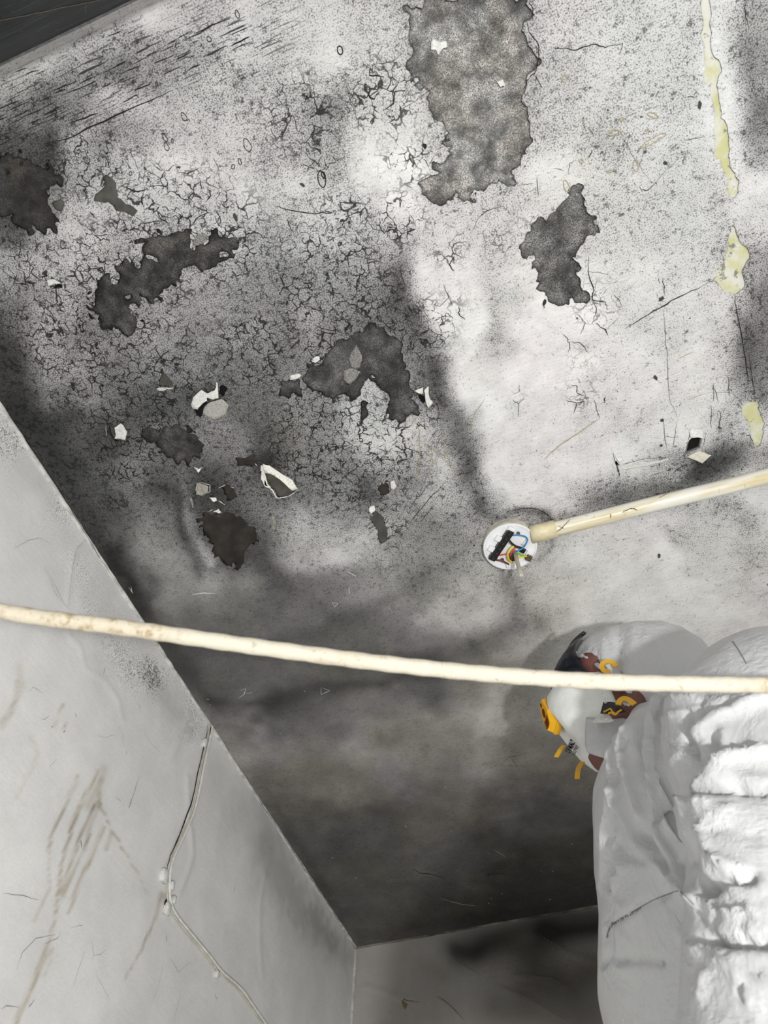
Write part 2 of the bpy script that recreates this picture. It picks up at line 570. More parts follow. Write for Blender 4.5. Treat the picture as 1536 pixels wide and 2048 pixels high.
# dark and pale smears of mould, with some painted shadow, drawn over the cells: points (px), half width (px), factor
SMEAR = [
    ([(785, 545), (845, 655), (888, 790), (930, 920), (958, 1000)], 26, 0.50),
    ([(700, 265), (748, 380), (800, 460)], 18, 0.88),
    ([(735, 270), (775, 360), (830, 450)], 22, 1.10),
    ([(825, 510), (870, 600), (915, 740), (955, 880), (985, 980)], 14, 1.12),
    ([(20, 800), (80, 870), (140, 950), (190, 1040), (225, 1110), (270, 1195), (320, 1265), (380, 1350), (420, 1400)], 26, 0.62),
    ([(225, 1105), (262, 1170)], 18, 0.42),
    ([(0, 640), (10, 760), (40, 830)], 40, 0.75),
    ([(425, 1408), (520, 1402), (640, 1378), (760, 1362)], 17, 0.48), ([(560, 1450), (800, 1445), (960, 1430)], 40, 1.18), ([(880, 1560), (980, 1540)], 40, 1.15), ([(600, 1650), (700, 1700)], 40, .9),  # first stroke: the rope's shadow, painted into the tone
    ([(1008, 1165), (1035, 1200), (1030, 1245), (985, 1285), (900, 1312), (800, 1322)], 20, 0.56),
    ([(560, 1290), (700, 1235), (800, 1195), (855, 1135)], 20, 0.68),
    ([(560, 1040), (620, 1075), (680, 1120)], 28, 1.30),
    ([(368, 970), (378, 1020), (392, 1070), (425, 1125)], 9, 2.3),
    ([(515, 1005), (545, 1020)], 26, 1.3), ([(330, 1010), (320, 1060)], 26, 1.15), ([(440, 985), (450, 1030)], 24, .8),
    ([(360, 1000), (366, 1075), (398, 1150)], 11, 0.55),
    ([(440, 1165), (520, 1160)], 20, 1.2),
    ([(1130, 1035), (1250, 1000), (1400, 955), (1536, 915)], 22, 0.62),
    ([(1400, 935), (1460, 905), (1500, 885)], 18, 0.62),
    ([(1240, 985), (1180, 1000)], 22, 0.70),
    ([(1478, 620), (1500, 720), (1518, 800)], 16, 0.62),
    ([(1462, 30), (1495, 120), (1510, 230), (1525, 320)], 22, 0.80),
    ([(1436, 0), (1452, 150), (1475, 300)], 14, 1.08),
    ([(0, 140), (130, 76), (270, 8)], 12, 1.5),
    ([(100, 190), (20, 235)], 30, 0.75),
    ([(280, 110), (330, 100)], 40, 0.85),
    ([(690, 170), (670, 200)], 30, 0.78),
    ([(962, 1005), (985, 1040)], 15, 0.55),
    ([(1000, 1040), (1045, 1018), (1090, 1030), (1108, 1060)], 9, 0.55),
    ([(1010, 1165), (1008, 1145)], 10, 0.8),  # shadow of the hanging cable stub, put into the tone
    ([(1035, 1022), (1090, 1032), (1108, 1062), (1100, 1100), (1075, 1125)], 7, 0.6),
    ([(1060, 1045), (1090, 1060)], 12, 0.85),
    ([(1060, 640), (1150, 700), (1200, 660)], 22, 0.90),
    ([(1165, 700), (1170, 830)], 26, 0.88),
    ([(1330, 1060), (1370, 1080)], 16, 0.72),
    ([(1450, 1010), (1500, 1040)], 26, 0.72),
    ([(560, 700), (470, 880), (350, 900)], 30, 0.85),
    ([(430, 790), (520, 870), (600, 900)], 20, 0.86),
    ([(500, 860), (560, 930), (590, 900)], 26, 0.90),
    ([(820, 960), (740, 950), (690, 930)], 24, 0.78),
    ([(900, 1110), (990, 1060)], 10, 0.75),
    ([(720, 1155), (640, 1140)], 20, 1.1),
    ([(920, 1185), (870, 1215), (840, 1240)], 26, 1.3),
    ([(330, 1130), (300, 1090)], 34, 1.15),
    ([(330, 1200), (370, 1260)], 24, 1.15),
    ([(970, 1320), (940, 1290)], 12, 0.75),
    ([(780, 1360), (860, 1352)], 13, 0.62),
    ([(780, 620), (800, 590)], 30, 0.80),
    ([(420, 1440), (470, 1425)], 13, 0.75),
    ([(520, 1560), (590, 1680), (680, 1830)], 16, 0.70),
    ([(500, 1530), (560, 1620)], 16, 1.18),
    ([(720, 1870), (900, 1845), (1100, 1815)], 14, 0.80),
]
CRACKLE = [((250, 560), 130, 1.0), ((330, 420), 110, .8), ((110, 640), 110, .8), ((430, 470), 110, .9), ((660, 560), 130, .9), ((690, 640), 120, 1.), ((860, 660), 70, .9),
           ((1165, 720), 45, .8), ((1165, 790), 50, .9), ((1190, 610), 60, 1.), ((905, 500), 45, .9), ((915, 600), 45, .7), ((990, 480), 60, .9), ((760, 190), 90, .8),
           ((600, 230), 90, .75), ((640, 310), 70, .6), ((690, 440), 70, .8), ((820, 320), 60, .8), ((180, 330), 80, .8), ((250, 330), 60, .5), ((300, 760), 160, .7),
           ((170, 720), 110, .8), ((500, 700), 90, .8), ((640, 880), 110, .9), ((760, 900), 110, .8), ((880, 880), 50, .6), ((250, 880), 90, 1.), ((230, 1000), 60, .5),
           ((1040, 800), 40, .7), ((780, 1030), 60, .7), ((690, 990), 50, .7), ((800, 440), 60, .8), ((1050, 440), 60, .7), ((400, 390), 100, .55), ((60, 540), 90, .7),
           ((780, 1120), 60, .4), ((520, 330), 60, .4), ((850, 830), 50, .9), ((550, 600), 100, .5)]


def ceiling_fields(P2):
    """P2: ceiling XY (n,2) -> pigment and grain fields"""
    n = len(P2)
    P3 = np.column_stack([P2, np.full(n, ZT)])
    uv = project(P3)
    u = np.clip(uv[:, 0] / 64.0 - 0.5, 0, GREY.shape[1] - 1.001)
    w = np.clip(uv[:, 1] / 64.0 - 0.5, 0, GREY.shape[0] - 1.001)
    # break up the interpolation with a little wander
    u = np.clip(u + (vnoise(P2, 14, 3) - .5) * 0.8 + (vnoise(P2, 40, 4) - .5) * 0.35, 0, GREY.shape[1] - 1.001)
    w = np.clip(w + (vnoise(P2, 14, 5) - .5) * 0.8 + (vnoise(P2, 40, 6) - .5) * 0.35, 0, GREY.shape[0] - 1.001)
    i, j = u.astype(int), w.astype(int)
    fu, fw = u - i, w - j
    fu = fu * fu * (3 - 2 * fu); fw = fw * fw * (3 - 2 * fw)
    g = ((GREY[j, i] * (1 - fu) + GREY[j, i + 1] * fu) * (1 - fw) + (GREY[j + 1, i] * (1 - fu) + GREY[j + 1, i + 1] * fu) * fw)
    # what the paint itself must be, given the lamp that lights it
    d = np.column_stack([P2[:, 0] - LAMP[0], P2[:, 1] - LAMP[1], np.full(n, HC - LAMP[2])])
    r = np.linalg.norm(d, axis=1)
    E = EK * (HC - LAMP[2]) / r ** 3 + EA
    tone = lin(g) / E * GAIN
    wob = np.column_stack([(vnoise(P2, 30, 8) - .5), (vnoise(P2, 30, 9) - .5)]) * 16
    for pts, wd, fac in SMEAR:
        ds = seg_dist(uv + wob, pts)
        k = np.exp(-(ds / wd) ** 2)
        tone = tone * (1 + (fac - 1) * k)
    tone = np.clip(tone, 0.012, 0.66)
    top = 1 / (1 + np.exp((uv[:, 1] - 1120 + (uv[:, 0] - 500) * -0.12) / 55))      # dry spotted part against the smooth smoky part
    light = np.clip((tone - 0.25) / 0.45, 0, 1)
    speck = np.clip(0.16 + 0.62 * top * (1 - 0.45 * light) + 0.10 * (vnoise(P2, 9, 11) - .5), 0.05, 1)
    bright_zone = np.exp(-(seg_dist(uv, [(1080, 690), (1010, 800)]) / 110) ** 2)
    speck = np.clip(speck * (1 - 0.35 * bright_zone), 0, 1)
    crk = np.zeros(n)
    for (c, rad, a) in CRACKLE:
        crk = np.maximum(crk, a * np.exp(-(np.hypot(uv[:, 0] - c[0], uv[:, 1] - c[1]) / rad) ** 2 * 0.75))
    crk = np.clip(crk - 0.10, 0, 1) * (1 - 0.55 * np.clip((uv[:, 0] - 820) / 120, 0, 1))
    strk = np.exp(-(seg_dist(uv, [(0, 240), (120, 190), (300, 120), (520, 60)]) / 85) ** 2)
    strk = np.maximum(strk, 0.25 * np.exp(-(seg_dist(uv, [(1130, 1020), (1400, 960)]) / 40) ** 2))
    strk = np.maximum(strk, 0.3 * np.exp(-(seg_dist(uv, [(1440, 920)]) / 40) ** 2))
    brown = np.clip(0.12 + 0.9 * np.clip((uv[:, 1] - 1000) / 500, 0, 1) * (1 - light) + 0.35 * (vnoise(P2, 6, 21) - .5), 0, 1)
    brown = np.maximum(brown, 0.8 * np.exp(-(seg_dist(uv, [(560, 890)]) / 60) ** 2))
    dust = np.clip((uv[:, 1] - 1180) / 350, 0, 1) * np.clip((900 - np.abs(uv[:, 0] - 850)) / 500, 0, 1)
    return dict(tone=tone, speck=speck, crackle=crk, streak=np.clip(strk, 0, 1), brown=brown, dust=dust), uv


EK, EA, GAIN = 3.05, 0.22, 1.0       # how the lamp and the room light fall on the ceiling

# ------------------------------------------------------------------ peeled patches (outlines read on the ceiling)
Z4 = lambda p: zp(800, 0, 3.2, p)
Z1 = lambda p: zp(0, 250, 2.743, p)
Z2 = lambda p: zp(540, 620, 4.042, p)
Z3 = lambda p: zp(200, 700, 3.491, p)
Z7 = lambda p: zp(600, 880, 3.84, p)
ZR = lambda p: zp(1200, 800, 4.571, p)
ZJ = lambda p: zp(1300, 0, 3.413, p)
M_NETL = patch_material('pale_net_under_paint', 0.065, 0.44, 1.0, 0.25, 620)
M_NETM = patch_material('grey_net_under_paint', 0.030, 0.30, 1.0, 0.1, 560)
M_NETD = patch_material('dark_net_under_paint', 0.012, 0.13, 0.9, 0.3, 640)
M_NETG = patch_material('charcoal_net_under_paint', 0.026, 0.17, 0.9, 0.0, 520)
M_SOOT = patch_material('sooty_mould', 0.022, 0.10, 0.7, 0.6, 700)
M_WET = simple('wet_dark_plaster', (0.024, 0.020, 0.016), 0.5, 0.35, nscale=40, namp=0.5)
M_BARE = simple('bare_grey_plaster', (0.072, 0.069, 0.060), 0.6, 0.3, nscale=60, namp=0.3)
M_HOLE = simple('hole_black', (0.012, 0.012, 0.011), 0.9, 0.1)
M_FILL = None
tj = NT('old_yellow_filler')
_f = tj.noise(26, 4, 0.65)
_c = tj.mix(tj.sstep(_f, 0.42, 0.66), (0.62, 0.62, 0.56, 1), (0.52, 0.51, 0.27, 1))
_c = tj.mix(tj.sstep(tj.noise(70, 3, 0.7), 0.60, 0.70), _c, (0.22, 0.21, 0.18, 1))
M_FILL = tj.done(_c, 0.7, tj.bump(tj.noise(120, 4), 0.001, 0.8), 0.2)

PATCHES = [
    # outline, material, recess (m), raggedness, label
    (Z4([(40, 60), (130, 30), (170, -30), (830, -30), (850, 130), (810, 170), (850, 250), (890, 290), (880, 400), (810, 500), (780, 600), (800, 630), (850, 720), (860, 850), (850, 930), (800, 980), (760, 1070), (710, 1100), (725, 1180), (690, 1200), (640, 1200), (570, 1190), (530, 1240), (490, 1270), (460, 1240), (430, 1260), (390, 1270), (300, 1330), (180, 1300), (150, 1250), (130, 1170), (260, 1110), (210, 1080), (215, 1030), (300, 1010), (320, 960), (265, 910), (300, 850), (260, 780), (200, 700), (150, 600), (90, 500), (60, 420), (90, 300), (60, 200)]),
     M_NETL, .0012, 1.0, 'largest peeled patch, pale net over brown-grey, at the top of the ceiling'),
    (Z4([(1115, 1185), (1100, 1250), (1000, 1320), (920, 1370), (850, 1400), (800, 1480), (770, 1560), (765, 1610), (800, 1660), (855, 1640), (870, 1760), (880, 1850), (950, 1890), (960, 1920), (1000, 1940), (1100, 1930), (1200, 1920), (1200, 1850), (1180, 1780), (1160, 1720), (1100, 1660), (1140, 1610), (1190, 1560), (1240, 1490), (1225, 1440), (1245, 1400), (1200, 1340), (1170, 1250), (1140, 1190)]),
     M_NETM, .0016, 1.0, None),
    (Z1([(1025, 545), (950, 575), (940, 590), (860, 565), (830, 610), (770, 650), (810, 720), (760, 770), (700, 750), (640, 770), (640, 860), (590, 820), (550, 850), (545, 910), (500, 930), (495, 1020), (550, 1110), (620, 1130), (715, 1160), (740, 1080), (775, 1075), (730, 1040), (725, 960), (800, 940), (850, 960), (900, 930), (960, 870), (1010, 790), (1030, 770), (1060, 790), (1110, 800), (1150, 780), (1235, 785), (1250, 720), (1285, 640), (1230, 620), (1200, 590), (1150, 600), (1130, 640), (1070, 660), (1050, 610)]),
     M_NETD, .0016, 1.3, None),
    (Z2([(810, 95), (760, 160), (700, 190), (580, 250), (535, 245), (510, 310), (440, 370), (400, 430), (300, 450), (290, 530), (270, 560), (320, 640), (400, 690), (480, 680), (560, 700), (690, 710), (740, 690), (770, 590), (830, 520), (850, 590), (920, 640), (960, 720), (950, 820), (1000, 890), (1050, 920), (1090, 900), (1140, 850), (1200, 850), (1220, 820), (1180, 740), (1130, 660), (1140, 560), (1110, 480), (1080, 380), (1070, 290), (1020, 220), (980, 170), (900, 130), (860, 120)]),
     M_NETG, .0018, 0.8, None),
    (Z2([(90, 580), (160, 560), (240, 560), (250, 690), (170, 690), (150, 720), (80, 690)]), M_NETD, .0018, 0.7, None),
    (Z2([(740, 740), (790, 750), (800, 850), (760, 910), (715, 880), (730, 800)]), M_NETD, .0018, 0.5, None),
    (Z3([(930, 1130), (860, 1160), (680, 1150), (720, 1250), (760, 1330), (790, 1420), (850, 1490), (970, 1525), (1010, 1440), (990, 1400), (1060, 1370), (1105, 1330), (1090, 1250), (1030, 1200), (970, 1150)]), M_WET, .0016, 0.8, None),
    (Z3([(300, 540), (400, 530), (560, 540), (640, 570), (720, 650), (720, 760), (640, 770), (560, 780), (420, 700), (330, 660)]), M_NETD, .0008, 1.4, None),
    (Z1([(575, 270), (640, 310), (655, 400), (690, 440), (750, 470), (735, 500), (690, 480), (640, 460), (600, 410), (550, 420), (500, 420), (540, 380), (590, 340)]), M_BARE, .0012, 0.4, None),
    (Z1([(0, 170), (60, 200), (180, 200), (270, 220), (320, 310), (280, 370), (290, 440), (310, 520), (290, 590), (180, 600), (90, 560), (0, 520), (-90, 500), (-90, 160)]), M_SOOT, .0007, 1.8, None),
    (Z1([(330, 405), (350, 420), (345, 460), (350, 490), (300, 460), (280, 420)]), M_BARE, .0012, 0.3, None),
    (Z4([(600, 470), (630, 430), (670, 420), (700, 450), (690, 490), (640, 500)]), M_HOLE, .006, 0.6, None),
    (Z7([(580, 550), (640, 600), (665, 690), (670, 770), (610, 785), (590, 690), (525, 600), (560, 580)]), M_BARE, .0012, 0.4, None),
    (Z7([(620, 320), (680, 350), (690, 420), (640, 430), (600, 370)]), M_WET, .0012, 0.4, None),
    (Z3([(1140, 800), (1125, 900), (1150, 945), (1215, 980), (1245, 1030), (1320, 1015), (1385, 970), (1340, 910), (1250, 850), (1180, 810)]), M_BARE, .0025, 0.3, None),
    (Z3([(860, 235), (890, 270), (870, 320), (835, 290), (840, 230)]), M_HOLE, .003, 0.3, None),
    (Z3([(645, 410), (700, 470), (725, 470), (720, 410), (755, 350), (745, 345), (700, 390)]), M_HOLE, .003, 0.3, None),
    (Z3([(60, 520), (100, 540), (105, 600), (170, 630), (110, 640), (75, 590)]), M_BARE, .002, 0.2, None),
    (Z3([(440, 140), (480, 190), (515, 255), (450, 250), (410, 255), (420, 190)]), M_BARE, .001, 0.1, None),
    (Z1([(270, 880), (340, 870), (345, 895), (300, 897)]), M_HOLE, .002, 0.2, None),
    (Z4([(265, 905), (310, 850), (345, 880), (330, 950)]), M_NETD, .002, 0.4, None),
    (Z4([(130, 910), (175, 930), (160, 965)]), M_NETD, .002, 0.3, None),
    (Z4([(915, 1905), (940, 1915), (930, 1985), (912, 1970)]), M_NETD, .002, 0.3, None),
    (Z2([(1180, 680), (1240, 690), (1255, 760), (1225, 740)]), M_HOLE, .003, 0.2, None),
    (ZR([(818, 345), (880, 340), (938, 355), (918, 450), (780, 505), (800, 420)]), M_HOLE, .010, 0.1, 'square black hole torn through the lining paper'),
    (ZR([(112, 475), (135, 540), (165, 585), (210, 560), (170, 610), (165, 665), (145, 590)]), M_HOLE, .010, 0.1, 'narrow black tear at the end of the torn seam'),
    (ZJ([(360, -30), (355, 220), (375, 340), (385, 460), (365, 510), (370, 565), (400, 560), (430, 740), (440, 900), (445, 1070), (485, 1080), (490, 1140), (530, 1230), (530, 1300), (555, 1360), (590, 1330), (595, 1240), (610, 1240), (545, 1110), (530, 960), (520, 860), (490, 790), (465, 600), (460, 530), (490, 480), (475, 420), (430, 380), (415, 240), (410, -30)]), M_FILL, .0012, 0.25, 'long strip of yellowed joint filler'),
    (ZJ([(555, 1540), (540, 1640), (500, 1780), (430, 1860), (435, 1910), (520, 2000), (590, 2010), (650, 1950), (630, 1870), (680, 1760), (665, 1700), (615, 1640), (580, 1540)]), M_FILL, .0012, 0.3, 'fan-shaped patch of yellowed joint filler'),
    (ZR([(1345, 20), (1290, 60), (1295, 130), (1340, 150), (1380, 370), (1440, 440), (1490, 370), (1525, 200), (1470, 130), (1440, 10)]), M_FILL, .0012, 0.3, 'lowest patch of joint filler, with a screw hole'),
    (Z3([(830, 950), (880, 940), (960, 975), (975, 1030), (900, 1040), (870, 985)]), M_WET, .001, 0.5, None),
    (Z3([(960, 760), (1060, 740), (1090, 790), (1050, 810), (960, 800)]), M_WET, .001, 0.5, None),
]

STEP = 0.0034
gx = np.arange(XL, 0.47 + STEP, STEP)
gy = np.arange(YF, YB + STEP * 0.5, STEP)
gy[-1] = YB
NX, NY = len(gx), len(gy)
GX, GY = np.meshgrid(gx, gy, indexing='ij')
P2 = np.column_stack([GX.ravel(), GY.ravel()])
FIELDS, UV = ceiling_fields(P2)
sdf = np.full(len(P2), 0.05)
owner = np.full(len(P2), -1)
rag = ((vnoise(P2, 55, 31) - .5) * 0.008 + (vnoise(P2, 105, 32) - .5) * 0.013 + (vnoise(P2, 210, 33) - .5) * 0.010)
for pi, (poly, mat_, rec, rg, lb) in enumerate(PATCHES):
    W = [tuple(at_z(*p)[:2]) for p in poly]
    A = np.array(W)
    lo_, hi_ = A.min(0) - 0.05, A.max(0) + 0.05
    sel = np.where((P2[:, 0] > lo_[0]) & (P2[:, 0] < hi_[0]) & (P2[:, 1] > lo_[1]) & (P2[:, 1] < hi_[1]))[0]
    if len(sel) == 0:
        continue
    d = seg_dist(P2[sel], W + [W[0]])
    d = np.where(inside(P2[sel], W), -d, d) + rag[sel] * rg
    better = d < sdf[sel]
    owner[sel[better]] = pi
    sdf[sel] = np.minimum(sdf[sel], d)
# keep exact zeros away from the corners of cells
sdf = np.where(np.abs(sdf) < 1e-5, 1e-5, sdf)
near = np.clip(1 - np.maximum(sdf, 0) / 0.012, 0, 1)
FIELDS['crackle'] = np.clip(np.maximum(FIELDS['crackle'], 0), 0, 1)

keys = list(FIELDS)
V = [];
lift = -0.0011 * near ** 2 * (vnoise(P2, 90, 41)) * 1.6
bul = 0.0025 * (vnoise(P2, 11, 42) - .5)
Zp = ZT + lift
for b_pts, b_w, b_h in [([(378, 985), (384, 1050), (420, 1130)], 14, .004), ([(690, 445)], 26, .006), ([(430, 780)], 24, .005), ([(500, 1000), (520, 1040)], 40, .004), ([(1385, 925), (1350, 965)], 10, .005)]:
    Zp = Zp - b_h * np.exp(-(seg_dist(UV, b_pts) / b_w) ** 2)
paintV = list(map(tuple, np.column_stack([P2, Zp])))
attrL = {k: list(FIELDS[k]) for k in keys}
paintF = []
pV = [[] for _ in PATCHES]; pF = [[] for _ in PATCHES]; pI = [dict() for _ in PATCHES]; pR = [[] for _ in PATCHES]
idx = np.arange(NX * NY).reshape(NX, NY)
c0, c1, c2, c3 = idx[:-1, :-1].ravel(), idx[1:, :-1].ravel(), idx[1:, 1:].ravel(), idx[:-1, 1:].ravel()
ins = sdf < 0
ns = ins[c0].astype(int) + ins[c1] + ins[c2] + ins[c3]
full = ns == 0
paintF = np.column_stack([c0, c3, c2, c1])[full].tolist()       # facing down
cut_cache = {}


def cut_vertex(a, b):
    k = (min(a, b), max(a, b))
    if k not in cut_cache:
        a, b = k
        t = sdf[a] / (sdf[a] - sdf[b])
        pa, pb = P2[a], P2[b]
        p = pa + (pb - pa) * t
        z = Zp[a] + (Zp[b] - Zp[a]) * t
        paintV.append((p[0], p[1], z))
        for q in keys:
            attrL[q].append(FIELDS[q][a] * (1 - t) + FIELDS[q][b] * t)
        own = owner[a] if sdf[a] < 0 else owner[b]
        cut_cache[k] = [len(paintV) - 1, (p[0], p[1]), own, None]
    return cut_cache[k]


def patch_vertex(pi, key, xy):
    d = pI[pi]
    if key not in d:
        d[key] = len(pV[pi])
        pV[pi].append((xy[0], xy[1], ZT + PATCHES[pi][2] + 0.0008))
        pR[pi].append(math.exp(-abs(sdf[key]) / 0.0026) if isinstance(key, int) else 1.0)
    return d[key]


for q in np.where(ns > 0)[0]:
    cs = (c0[q], c3[q], c2[q], c1[q])
    own = [owner[c] for c in cs if ins[c]][0]
    pp, qq, cutv = [], [], []
    for k in range(4):
        a, b = cs[k], cs[(k + 1) % 4]
        if ins[a]:
            qq.append(patch_vertex(own, int(a), P2[a]))
        else:
            pp.append(int(a))
        if ins[a] != ins[b]:
            cv = cut_vertex(a, b)
            pp.append(cv[0])
            qq.append(patch_vertex(own, ('c', cv[0]), cv[1]))
            cutv.append(cv)
    if len(pp) >= 3:
        paintF.append(pp)
    if len(qq) >= 3:
        pF[own].append(qq)
    if len(cutv) == 2:                                    # broken edge of the paint film
        w = []
        for cv in cutv:
            if cv[3] is None:
                paintV.append((cv[1][0], cv[1][1], ZT + PATCHES[own][2] + 0.0012))
                for kk in keys:
                    attrL[kk].append(attrL[kk][cv[0]] * (0.2 if kk == 'tone' else 1.0))  # film edge painted darker, for the shade in the recess
                cv[3] = len(paintV) - 1
            w.append(cv)
        paintF.append([w[0][0], w[1][0], w[1][3], w[0][3]])
# plain continuation out of the frame
n0 = len(paintV)
for x, y in ((gx[-1], YF), (XR, YF), (XR, YB), (gx[-1], YB)):
    paintV.append((x, y, ZT))
    for kk in keys:
        attrL[kk].append({'tone': .5, 'speck': .3}.get(kk, 0))
paintF.append([n0, n0 + 3, n0 + 2, n0 + 1])
ceil_me = mesh_np('ceiling', paintV, paintF, True, attrL)
ceiling = structure(link('ceiling', ceil_me, M_PAINT))
for pi, (poly, mat_, rec, rg, lb) in enumerate(PATCHES):
    if not pF[pi]:
        continue
    pm = mesh_np('peeled_patch', pV[pi], [f[:] for f in pF[pi]], False, {'rim': pR[pi]})
    nm = 'filler_strip' if mat_ is M_FILL else ('torn_hole' if mat_ is M_HOLE else 'peeled_patch')
    o = link(nm, pm, mat_, ceiling)
    if lb:
        o['label'] = lb
bm = bmesh.new()
add_box(bm, ((XL + XR) / 2, (YB + YF) / 2, ZT + 0.055), XR - XL + .2, YB - YF + .1, 0.08)
bm_obj('slab', bm, M_HOLE, ceiling)


# flakes of paint and paper that hang from the ceiling
def flake(poly, hinge, lift, mat, name='paint_flake', thick=0.0006, curl=1.6, base=0.0006, parent=None, rings=4, sub=3):
    """hinge: two px points; the far side hangs down by 'lift' metres"""
    W = [at_z(*p) for p in poly]
    P = []
    for a, b in zip(W, W[1:] + W[:1]):
        for k in range(sub):
            q = a.lerp(b, k / sub)
            j = 0.0006
            P.append(q + Vector((random.uniform(-j, j), random.uniform(-j, j), 0)))
    h0, h1 = at_z(*hinge[0]), at_z(*hinge[1])
    hd = (h1 - h0).normalized(); nrm = Vector((-hd.y, hd.x, 0))
    c = sum(P, Vector()) / len(P)
    if nrm.dot(c - h0) < 0:
        nrm = -nrm
    mx = max(nrm.dot(p - h0) for p in P) or 1
    bm = bmesh.new()
    lay = []
    for off in (0, thick):
        R = []
        for r in range(rings + 1):
            f = r / rings
            row = []
            for p in (P if r else [c]):
                q = c.lerp(p, f)
                t = max(0, nrm.dot(q - h0) / mx)
                z = -base - lift * t ** curl - off + 0.0008 * math.sin(q.x * 400) * t
                back = -nrm * lift * 0.35 * t ** 2
                row.append(bm.verts.new((q.x + back.x, q.y + back.y, ZT + z)))
            R.append(row)
        n = len(P)
        for k in range(n):
            bm.faces.new((R[0][0], R[1][k], R[1][(k + 1) % n]))
            for r in range(1, rings):
                bm.faces.new((R[r][k], R[r + 1][k], R[r + 1][(k + 1) % n], R[r][(k + 1) % n]))
        lay.append(R[-1])
    n = len(P)
    for k in range(n):
        bm.faces.new((lay[0][k], lay[0][(k + 1) % n], lay[1][(k + 1) % n], lay[1][k]))
    return bm_obj(name, bm, mat, parent or ceiling, True)


flake(Z3([(780, 190), (830, 230), (850, 330), (790, 340), (755, 330), (760, 350), (720, 375), (690, 410), (650, 405), (640, 380), (650, 330), (700, 280), (760, 240)]), Z3([(780, 180), (640, 330)]), .010, M_FLAKE)
flake(Z3([(760, 360), (830, 340), (850, 335), (900, 380), (880, 450), (800, 490), (740, 460), (720, 430), (735, 390)]), Z3([(900, 390), (790, 490)]), .0035, simple('greyed_flake', (0.36, 0.355, 0.32), 0.6, 0.3, nscale=620, namp=0.4))
flake(Z3([(105, 520), (150, 505), (170, 530), (190, 570), (180, 630), (130, 610), (105, 600), (110, 570)]), Z3([(190, 560), (180, 640)]), .010, M_FLAKE)
flake(Z3([(45, 515), (62, 530), (72, 585), (55, 590), (42, 550)]), Z3([(40, 520), (45, 590)]), .008, M_CARD)
flake(Z3([(395, 262), (420, 250), (470, 248), (515, 268), (470, 272), (440, 285), (405, 280)]), Z3([(390, 285), (520, 280)]), .004, M_FLAKE)
flake(Z2([(165, 530), (230, 510), (258, 525), (235, 550), (170, 565)]), Z2([(160, 515), (255, 505)]), .006, M_FLAKE)
flake(Z2([(345, 385), (395, 370), (410, 400), (370, 425), (345, 415)]), Z2([(345, 375), (395, 365)]), .006, M_FLAKE)
flake(Z2([(1240, 640), (1280, 615), (1285, 700), (1320, 750), (1270, 790), (1250, 740)]), Z2([(1300, 620), (1330, 760)]), .006, M_FLAKE)
flake(Z2([(1165, 650), (1240, 620), (1235, 680), (1200, 670)]), Z2([(1165, 640), (1240, 610)]), .004, M_FLAKE)
flake(Z2([(700, 285), (640, 380), (650, 460), (700, 475), (735, 460), (755, 390), (740, 350)]), Z2([(690, 280), (600, 560)]), .003, M_FLAKED, base=.0001)
flake(Z2([(650, 465), (600, 490), (595, 560), (650, 605), (690, 560), (730, 500), (700, 480)]), Z2([(690, 470), (600, 470)]), .003, M_FLAKED, base=.0001)
flake(Z7([(690, 310), (720, 305), (745, 350), (720, 380), (690, 360)]), Z7([(745, 310), (750, 380)]), .005, M_FLAKE)
flake(Z7([(535, 510), (570, 500), (580, 540), (550, 560), (530, 540)]), Z7([(530, 500), (575, 495)]), .005, M_FLAKE)
flake(Z4([(205, 245), (250, 265), (300, 260), (305, 300), (275, 315), (250, 350), (225, 320), (195, 320)]), Z4([(200, 240), (195, 330)]), .002, M_FLAKE, base=.0001)
flake(Z4([(620, 520), (660, 510), (670, 550), (640, 565)]), Z4([(620, 510), (660, 505)]), .003, M_FLAKE, base=.0001)
flake(Z3([(1135, 795), (1180, 805), (1250, 850), (1340, 905), (1385, 970), (1340, 975), (1280, 920), (1200, 860), (1150, 850)]), Z3([(1150, 780), (1400, 960)]), .006, M_RIM)
flake(Z3([(1125, 800), (1140, 800), (1145, 890), (1150, 940), (1215, 975), (1245, 1030), (1235, 1035), (1205, 985), (1140, 955), (1118, 900)]), Z3([(1105, 800), (1200, 1000)]), .003, M_RIM)
flake(Z3([(680, 925), (770, 940), (770, 985), (710, 1015), (665, 1000)]), Z3([(670, 920), (670, 1010)]), .006, simple('smoked_flake', (0.32, 0.30, 0.26), 0.5, 0.4, nscale=120, namp=0.3))
flake(Z3([(600, 1030), (650, 1020), (665, 1070), (640, 1135), (610, 1090)]), Z3([(590, 1030), (640, 1140)]), .005, bpy.data.materials['smoked_flake'])
flake(Z3([(765, 1030), (810, 1030), (815, 1045), (800, 1060)]), Z3([(760, 1025), (820, 1025)]), .003, M_RIM)
flake(Z3([(790, 1130), (830, 1100), (850, 1140), (820, 1125)]), Z3([(780, 1130), (850, 1145)]), .003, M_RIM)
flake(Z3([(660, 815), (690, 830), (715, 815), (690, 855)]), Z3([(650, 810), (720, 810)]), .004, M_RIM)
flake(Z3([(1190, 1190), (1215, 1150), (1240, 1180), (1225, 1260), (1190, 1250)]), Z3([(1180, 1180), (1185, 1260)]), .006, bpy.data.materials['smoked_flake'])
flake(Z1([(258, 850), (300, 845), (340, 870), (305, 872), (275, 885)]), Z1([(250, 840), (340, 840)]), .003, M_FLAKE)
flake(Z1([(1060, 655), (1075, 610), (1110, 590), (1145, 605), (1130, 640), (1090, 665)]), Z1([(1060, 600), (1150, 590)]), .004, M_FLAKED)
flake(zp(512, 0, 3, [(490, 1310), (500, 1345), (520, 1365), (560, 1370), (570, 1330), (540, 1295)]), zp(512, 0, 3, [(580, 1300), (570, 1380)]), .005, M_FLAKE)
